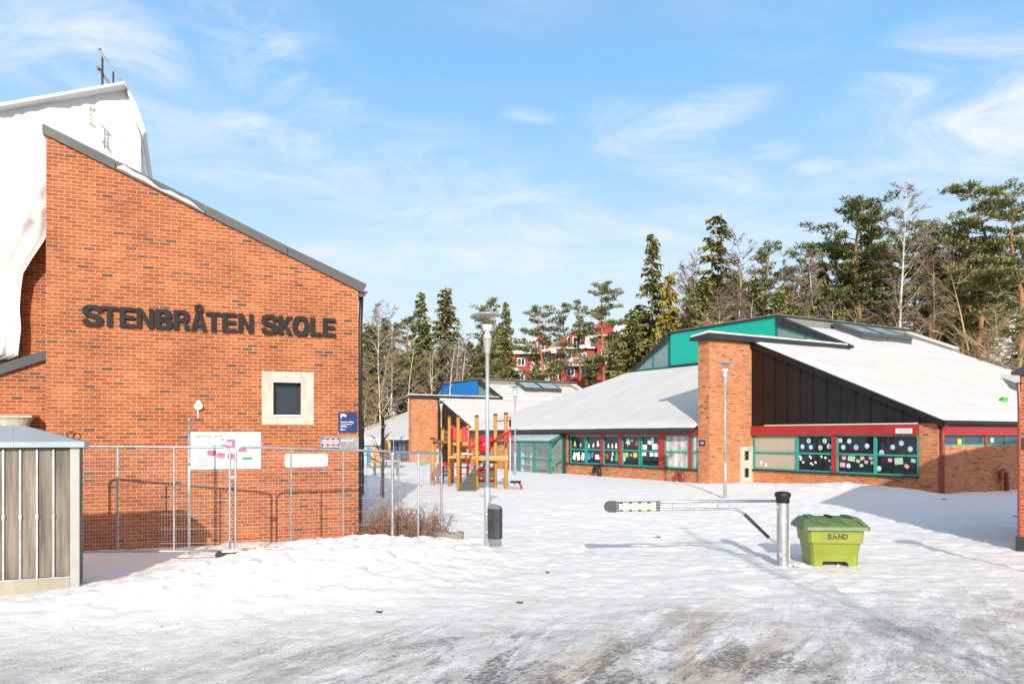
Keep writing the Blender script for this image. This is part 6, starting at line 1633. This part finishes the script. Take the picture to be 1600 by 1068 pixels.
def bare_mesh(seed, H=14.0, spread=2.6, twigs=TW_GREY, bark=TRUNK_B, stems=1, start=.28, tr=.14, n1=40, fine=.022):
    r = random.Random(seed); t = MB(); c = MB()
    def grow(mb, p, d, L_, rad, n=4, wob=.18, lift=.0, sides=4):
        pts = [Vector(p)]; d = Vector(d).normalized(); rs = [rad]
        for k in range(n):
            d = (d + Vector((r.uniform(-wob, wob), r.uniform(-wob, wob), r.uniform(-wob, wob) + lift))).normalized()
            pts.append(pts[-1] + d * (L_ / n)); rs.append(rad * (1 - .92 * (k + 1) / n))
        mb.tube(pts, rs, sides, caps=False); return pts
    for s_ in range(stems):
        off = Vector((r.uniform(-.6, .6), r.uniform(-.4, .4), 0)) * (stems > 1)
        d0 = Vector((r.uniform(-.10, .10) + off.x * .25, r.uniform(-.08, .08), 1)); hh = H * (1 if s_ == 0 else r.uniform(.65, .95))
        main = grow(t, Vector((off.x, off.y, -.8)), d0, hh + .8, tr * (1 if s_ == 0 else .7), 10, .05, .03, 7)
        for i in range(n1 // (1 if stems == 1 else 2)):
            f = start + (1 - start) * (i + r.random()) / (n1 // (1 if stems == 1 else 2)); k = min(9, int(f * 10)); q = f * 10 - k
            p = main[k].lerp(main[min(10, k + 1)], q); a = r.uniform(0, 6.283); L_ = spread * (1.15 - f * .75) * r.uniform(.5, 1.25)
            br = grow(t if L_ > 1.6 else c, p, (math.cos(a), math.sin(a), r.uniform(.5, 1.3)), L_, .035 * (1.2 - f) + .008, 4, .2, .05, 4)
            for j in range(7):
                b0 = br[r.randint(1, 4)]; a2 = a + r.uniform(-1.1, 1.1); l2 = L_ * r.uniform(.25, .6)
                tw = grow(c, b0, (math.cos(a2), math.sin(a2), r.uniform(.1, 1.2)), l2, .022, 3, .25, .04, 3)
                for m in range(5):
                    a3 = a2 + r.uniform(-1.2, 1.2); grow(c, tw[r.randint(1, 3)], (math.cos(a3), math.sin(a3), r.uniform(-.3, 1.0)), l2 * r.uniform(.4, .8), fine, 2, .25, -.05, 3)
    return t.mesh('trunk', bark, uv=False), c.mesh('crown', twigs, uv=False), H
def shrub_mesh(seed, H=3.2, mat=TW_BROWN, n=34, rad=.03):
    r = random.Random(seed); t = MB(); c = MB()
    for i in range(n):
        a = r.uniform(0, 6.283); d = Vector((math.cos(a) * r.uniform(.1, .75), math.sin(a) * r.uniform(.1, .75), 1)).normalized(); L_ = H * r.uniform(.55, 1.1)
        pts = [Vector((r.uniform(-.3, .3), r.uniform(-.3, .3), -.2))]; dd = d
        for k in range(4):
            dd = (dd + Vector((r.uniform(-.15, .15), r.uniform(-.15, .15), r.uniform(-.02, .14)))).normalized(); pts.append(pts[-1] + dd * L_ / 4)
        t.tube(pts, [rad, rad * .8, rad * .6, rad * .45, rad * .2], 4, caps=False)
        for j in range(8):
            b0 = pts[r.randint(1, 4)]; e = Vector((r.uniform(-1, 1), r.uniform(-1, 1), r.uniform(.1, 1.3))).normalized() * L_ * r.uniform(.12, .34)
            c.tube([b0, b0 + e * .5 + Vector((0, 0, .03 * H)), b0 + e], [rad * .5, rad * .4, rad * .2], 3, caps=False)
    return t.mesh('stems', mat, uv=False), c.mesh('twigs', mat, uv=False), H
PROTO = {
    'spruce': [spruce_mesh(1, wid=3.3), spruce_mesh(2, wid=2.9), spruce_mesh(3, wid=3.7, sparse=.15)],
    'sparse_spruce': [spruce_mesh(11, H=18, wid=3.0, sparse=.62, low=6.0, split=True), spruce_mesh(12, H=17, wid=3.0, sparse=.45, low=4.0)],
    'golden_spruce': [spruce_mesh(21, H=14, wid=3.2, leaf=SPRUCE_Y)],
    'pine': [pine_mesh(31), pine_mesh(32, wid=2.6, start=.5), pine_mesh(33, wid=3.4, start=.36, dens=1.3), pine_mesh(34, wid=2.3, start=.55, dens=.8)],
    'big_pine': [pine_mesh(41, H=18, wid=4.3, start=.40, dens=1.7, lean=.7)],
    'birch': [bare_mesh(51), bare_mesh(52, stems=2, spread=2.9), bare_mesh(53, H=13, spread=2.2, start=.35)],
    'bare_tree': [bare_mesh(61, twigs=TW_BROWN, bark=M('tan_bark', (.40, .30, .19), .85, 0, .3, 3), H=12, spread=3.0, start=.2), bare_mesh(62, twigs=TW_TAN, bark=M('tan_bark', (.4, .3, .19)), H=11, spread=3.4, stems=2, start=.15), bare_mesh(63, twigs=TW_BROWN, bark=TRUNK_B, H=13, spread=2.4, start=.3)],
    'shrub': [shrub_mesh(71), shrub_mesh(72, mat=TW_TAN), shrub_mesh(73, n=44)],
}
LAB = {'spruce': 'dark green spruce in the wood behind the school', 'sparse_spruce': 'tall sparse spruce with thin upper branches behind the school', 'golden_spruce': 'yellow green spruce beside the green clerestory',
       'pine': 'pine with a reddish trunk in the wood behind the school', 'big_pine': 'tall spreading pine with a bare orange trunk', 'birch': 'bare pale barked birch in the wood behind the school',
       'bare_tree': 'bare brown broadleaf tree on the slope behind the school', 'shrub': 'bare brown shrub on the snowy slope behind the school'}
CAT = {'spruce': 'spruce', 'sparse_spruce': 'spruce', 'golden_spruce': 'spruce', 'pine': 'pine', 'big_pine': 'pine', 'birch': 'birch', 'bare_tree': 'tree', 'shrub': 'shrub'}
GRP = {'spruce': 'spruces in the wood', 'sparse_spruce': 'sparse spruces in the wood', 'golden_spruce': 'golden spruces', 'pine': 'pines in the wood', 'big_pine': 'spreading pines', 'birch': 'birches in the wood', 'bare_tree': 'bare trees on the slope', 'shrub': 'shrubs on the slope'}
NAME = {'spruce': 'spruce_tree', 'sparse_spruce': 'spruce_tree', 'golden_spruce': 'spruce_tree', 'pine': 'pine_tree', 'big_pine': 'pine_tree', 'birch': 'birch_tree', 'bare_tree': 'bare_tree', 'shrub': 'bare_shrub'}
tr_rng = random.Random(99)
def plant(kind, X, Y, H, label=None, wf=1.0, var=None, cat=None):
    pr = PROTO[kind]; tm, cm, h0 = pr[var if var is not None else tr_rng.randrange(len(pr))]
    root = bpy.data.objects.new(NAME[kind], None); root.empty_display_size = .3; COL.objects.link(root)
    s = H / h0
    root.location = (X, Y, gz1(X, Y)); root.rotation_euler = (0, 0, tr_rng.uniform(0, 6.283)); root.scale = (s * wf, s * wf, s)
    tag(root, label or LAB[kind], cat or CAT[kind], GRP[kind])
    for me, nm in ((tm, 'trunk' if kind != 'shrub' else 'stems'), (cm, 'crown' if kind != 'shrub' else 'twigs')):
        o = bpy.data.objects.new(nm, me); COL.objects.link(o); o.parent = root
    return root
def plant_px(kind, x, ytop, D, label=None, wf=1.0, var=None):
    X = (x - 800) / F_PX * D; zt = EYE + (HOR - ytop) * D / F_PX
    return plant(kind, X, D, max(2.0, zt - gz1(X, D)), label, wf, var)
# trees that stand out against the sky, each from its own sighting
for a in [
    ('spruce', 576, 503, 92, 'dark spruce just right of the brick school corner', 1.1, 0), ('birch', 596, 478, 90, 'leaning bare birch next to the dark spruce by the brick corner', 1.0, 1), ('birch', 628, 474, 95, 'bare birch with a thin white trunk left of the slender spruce', 1.0, 0),
    ('spruce', 657, 455, 100, 'slender pointed spruce left of the tallest left hand spruce', .85, 1), ('spruce', 696, 447, 100, 'tall dark spruce above the blue clerestory', 1.0, 0), ('birch', 718, 474, 104, 'bare grey birch right of the tall spruce above the blue clerestory', .9, 2),
    ('pine', 768, 469, 106, 'round topped pine just behind the nearest lamp head', .9, 1), ('spruce', 791, 471, 103, 'narrow spruce right of the nearest lamp head', .8, 1),
    ('pine', 846, 482, 96, 'bushy pine with a straight orange trunk in front of the red houses', 1.05, 2), ('pine', 880, 478, 98, 'thin crowned pine in front of the middle red house', .75, 3), ('pine', 906, 472, 100, 'slim pine between two red houses', .65, 3), ('pine', 942, 446, 95, 'tall pine in front of the steep red roof', .95, 2),
    ('sparse_spruce', 1019, 365, 88, 'tall ragged spruce left of the green clerestory', .9, 1), ('golden_spruce', 1046, 425, 82, 'yellow green spruce beside the tall ragged spruce', .75, 0), ('birch', 1074, 405, 86, 'white barked birch above the left end of the green clerestory', .9, 0), ('birch', 1094, 398, 88, 'slim birch behind the green clerestory', .8, 2),
    ('sparse_spruce', 1127, 334, 86, 'tallest sparse spruce with twin tops above the brick buttress', 1.0, 0), ('bare_tree', 1160, 395, 80, 'wide bare broadleaf tree behind the green clerestory', 1.0, 0), ('pine', 1196, 384, 86, 'flat topped pine above the ridge of the near pavilion', .8, 1),
    ('bare_tree', 1215, 420, 76, 'bare brown tree above the gable ridge', .9, 2), ('birch', 1238, 415, 74, 'thin birch in the brown thicket above the ridge', .8, 2), ('pine', 1264, 386, 82, 'pine rising from the brown thicket above the roof light', .9, 0), ('birch', 1272, 392, 74, 'white trunk birch in front of the pine above the roof light', .7, 2),
    ('spruce', 1285, 405, 84, 'small dark spruce right of the white trunk birch', .8, 1), ('big_pine', 1340, 315, 80, 'large dense pine left of the tall white birch', 1.05, 0), ('spruce', 1362, 345, 84, 'bushy spruce inside the large pine group', 1.25, 2), ('birch', 1393, 306, 76, 'tall white birch in the gap between the large pines', 1.0, 0),
    ('pine', 1428, 352, 84, 'pine with red trunk right of the tall white birch', 1.1, 0), ('spruce', 1459, 348, 86, 'dark narrow spruce between the two big pines', .7, 1), ('pine', 1478, 362, 88, 'light green pine left of the tallest pine', 1.0, 2), ('big_pine', 1534, 290, 78, 'tallest spreading pine with a glowing orange trunk', 1.0, 0),
    ('pine', 1592, 322, 74, 'pine cut by the picture edge at the far right', 1.1, 2), ('bare_tree', 1585, 405, 62, 'tan bare tree with upswept twigs at the far right', 1.0, 1), ('bare_tree', 1530, 462, 60, 'tan bare bush tree above the snow roof', 1.1, 1), ('bare_tree', 1462, 400, 66, 'thin tan tree with pale trunk right of centre of the pine group', .8, 0)]:
    plant_px(*a)
# the rest of the wood
def wood():
    r = random.Random(4)
    for _ in range(46):                                # left of the houses, dense dark understorey
        x = r.uniform(520, 790); D = r.uniform(90, 128)
        plant_px('spruce' if r.random() < .72 else 'pine', x, r.uniform(492, 575), D, wf=r.uniform(.9, 1.4))
    for _ in range(6): plant_px('birch' if r.random() < .6 else 'bare_tree', r.uniform(560, 740), r.uniform(515, 560), r.uniform(86, 92))
    for _ in range(11): plant_px('pine' if r.random() < .6 else 'spruce', r.uniform(740, 1010), r.uniform(520, 575), r.uniform(96, 106), wf=r.uniform(.7, 1.0))
    for _ in range(8): plant_px('spruce', r.uniform(985, 1080), r.uniform(470, 530), r.uniform(80, 92), wf=r.uniform(.9, 1.3))
    for _ in range(30): plant_px(r.choice(['bare_tree', 'spruce', 'spruce', 'pine', 'pine']), r.uniform(1060, 1310), r.uniform(425, 475), r.uniform(74, 104))
    for _ in range(16): plant_px(r.choice(['bare_tree', 'birch', 'spruce', 'spruce']), r.uniform(1080, 1320), r.uniform(440, 490), r.uniform(66, 78), wf=r.uniform(.8, 1.2))
    for _ in range(40): plant_px(r.choice(['pine', 'pine', 'spruce', 'spruce']), r.uniform(1300, 1640), r.uniform(385, 450), r.uniform(80, 118), wf=r.uniform(.85, 1.2))
    for _ in range(26):
        x = r.uniform(1420, 1640); D = r.uniform(58, 74); X = (x - 800) / F_PX * D; plant('shrub', X, D, r.uniform(2.2, 4.2))
    for _ in range(14):
        x = r.uniform(1300, 1440); D = r.uniform(66, 80); X = (x - 800) / F_PX * D; plant('shrub', X, D, r.uniform(2.5, 5))
    for _ in range(10):
        x = r.uniform(840, 1020); D = r.uniform(92, 104); X = (x - 800) / F_PX * D; plant('shrub', X, D, r.uniform(2, 3.2))
wood()
# trees on the street side, behind the photographer: mirrored in the window panes, one of them throwing its shadow across the yard
def street_trees():
    r = random.Random(8)
    for k in range(26):
        X = -75 + 150 * k / 25 + r.uniform(-2, 2); Y = -62 - r.uniform(0, 22)
        q = plant('spruce' if r.random() < .7 else 'pine', X, Y, r.uniform(7, 13), 'conifer on the street side behind the photographer', 1.4); q['group'] = 'conifers on the street side'; q['category'] = 'conifer'
    o = plant('birch', 5.35, -2.2, 8.6, 'slim bare tree beside the road whose shadow crosses the snow by the sand bin', .35, 0)
street_trees()
# bare sapling behind the fence, and the brown bushes
def near_plants():
    X, Y = (593 - 800) / F_PX * 28.4, 28.4
    tm, cm, h = bare_mesh(81, H=4.0, spread=.85, twigs=TW_TAN, bark=M('tan_bark', (.4, .3, .19)), start=.35, tr=.03, n1=9, fine=.005)
    o = thing('bare_sapling', 'small bare sapling with upswept branches behind the fence', 'tree', (X, Y, gz1(X, Y)))
    for me, nm in ((tm, 'trunk'), (cm, 'crown')): q = bpy.data.objects.new(nm, me); COL.objects.link(q); q.parent = o
    for i, (x, D, H, s, lab) in enumerate([(580, 17.6, .62, 84, 'low grey brown twiggy bush against the brick corner'), (601, 17.7, .98, 85, 'largest red brown bush behind the mesh fence'), (622, 18.2, .78, 88, 'small brown bush between the two fuller bushes'), (648, 17.9, .86, 86, 'red brown bush behind the short fence panel'), (674, 18.3, .66, 87, 'low red brown bush next to the concrete fence foot')]):
        X = (x - 800) / F_PX * D; tm, cm, h = shrub_mesh(s, H=H, mat=BUSHM, n=80, rad=.011)
        o = thing('bare_bush', lab, 'bush', (X, D, gz1(X, D) + .02), 0, 'brown bushes by the fence')
        for me, nm in ((tm, 'stems'), (cm, 'twigs')): q = bpy.data.objects.new(nm, me); COL.objects.link(q); q.parent = o
    # leaf litter and small sticks dropped on the snow
    m = M('dark_leaf_litter', (.07, .05, .035), .8, 0, .4, 9)
    r = random.Random(3)
    for x, y, s_, lab in ((1028, 834, .16, 'dark flat stick lying on the snow below the barrier arm'), (1190, 752, .1, 'short dark twig on the snow by the lamp'), (1475, 790, .22, 'thin dark stick on shaded snow near the annex'), (1588, 808, .24, 'dark branch on shaded snow at the annex'), (855, 899, .07, 'small dark leaf on the trodden snow'), (812, 945, .10, 'brown leaf scrap near the middle of the yard'), (592, 961, .09, 'leaf scrap at the foot of the snow bank')):
        D = 2986 / (y - HOR) * (1 if y > 850 else .96); X = (x - 800) / F_PX * D
        b = MB(); pts = [(k * s_ / 3 - s_ / 2, r.uniform(-.02, .02), .02 + .012 * math.sin(k * 2)) for k in range(4)]
        b.tube(pts, [.006, .014, .012, .004], 5); b.tube([(0, 0, .02), (.05, .04, .03)], .006, 4)
        o = b.build('fallen_twig', m, None, uv=False); o.location = (X, D, float(gz1(X, D) + rough(np.array([X]), np.array([D]))[0])); tag(o, lab, 'twig', 'twigs fallen on the snow')
near_plants()
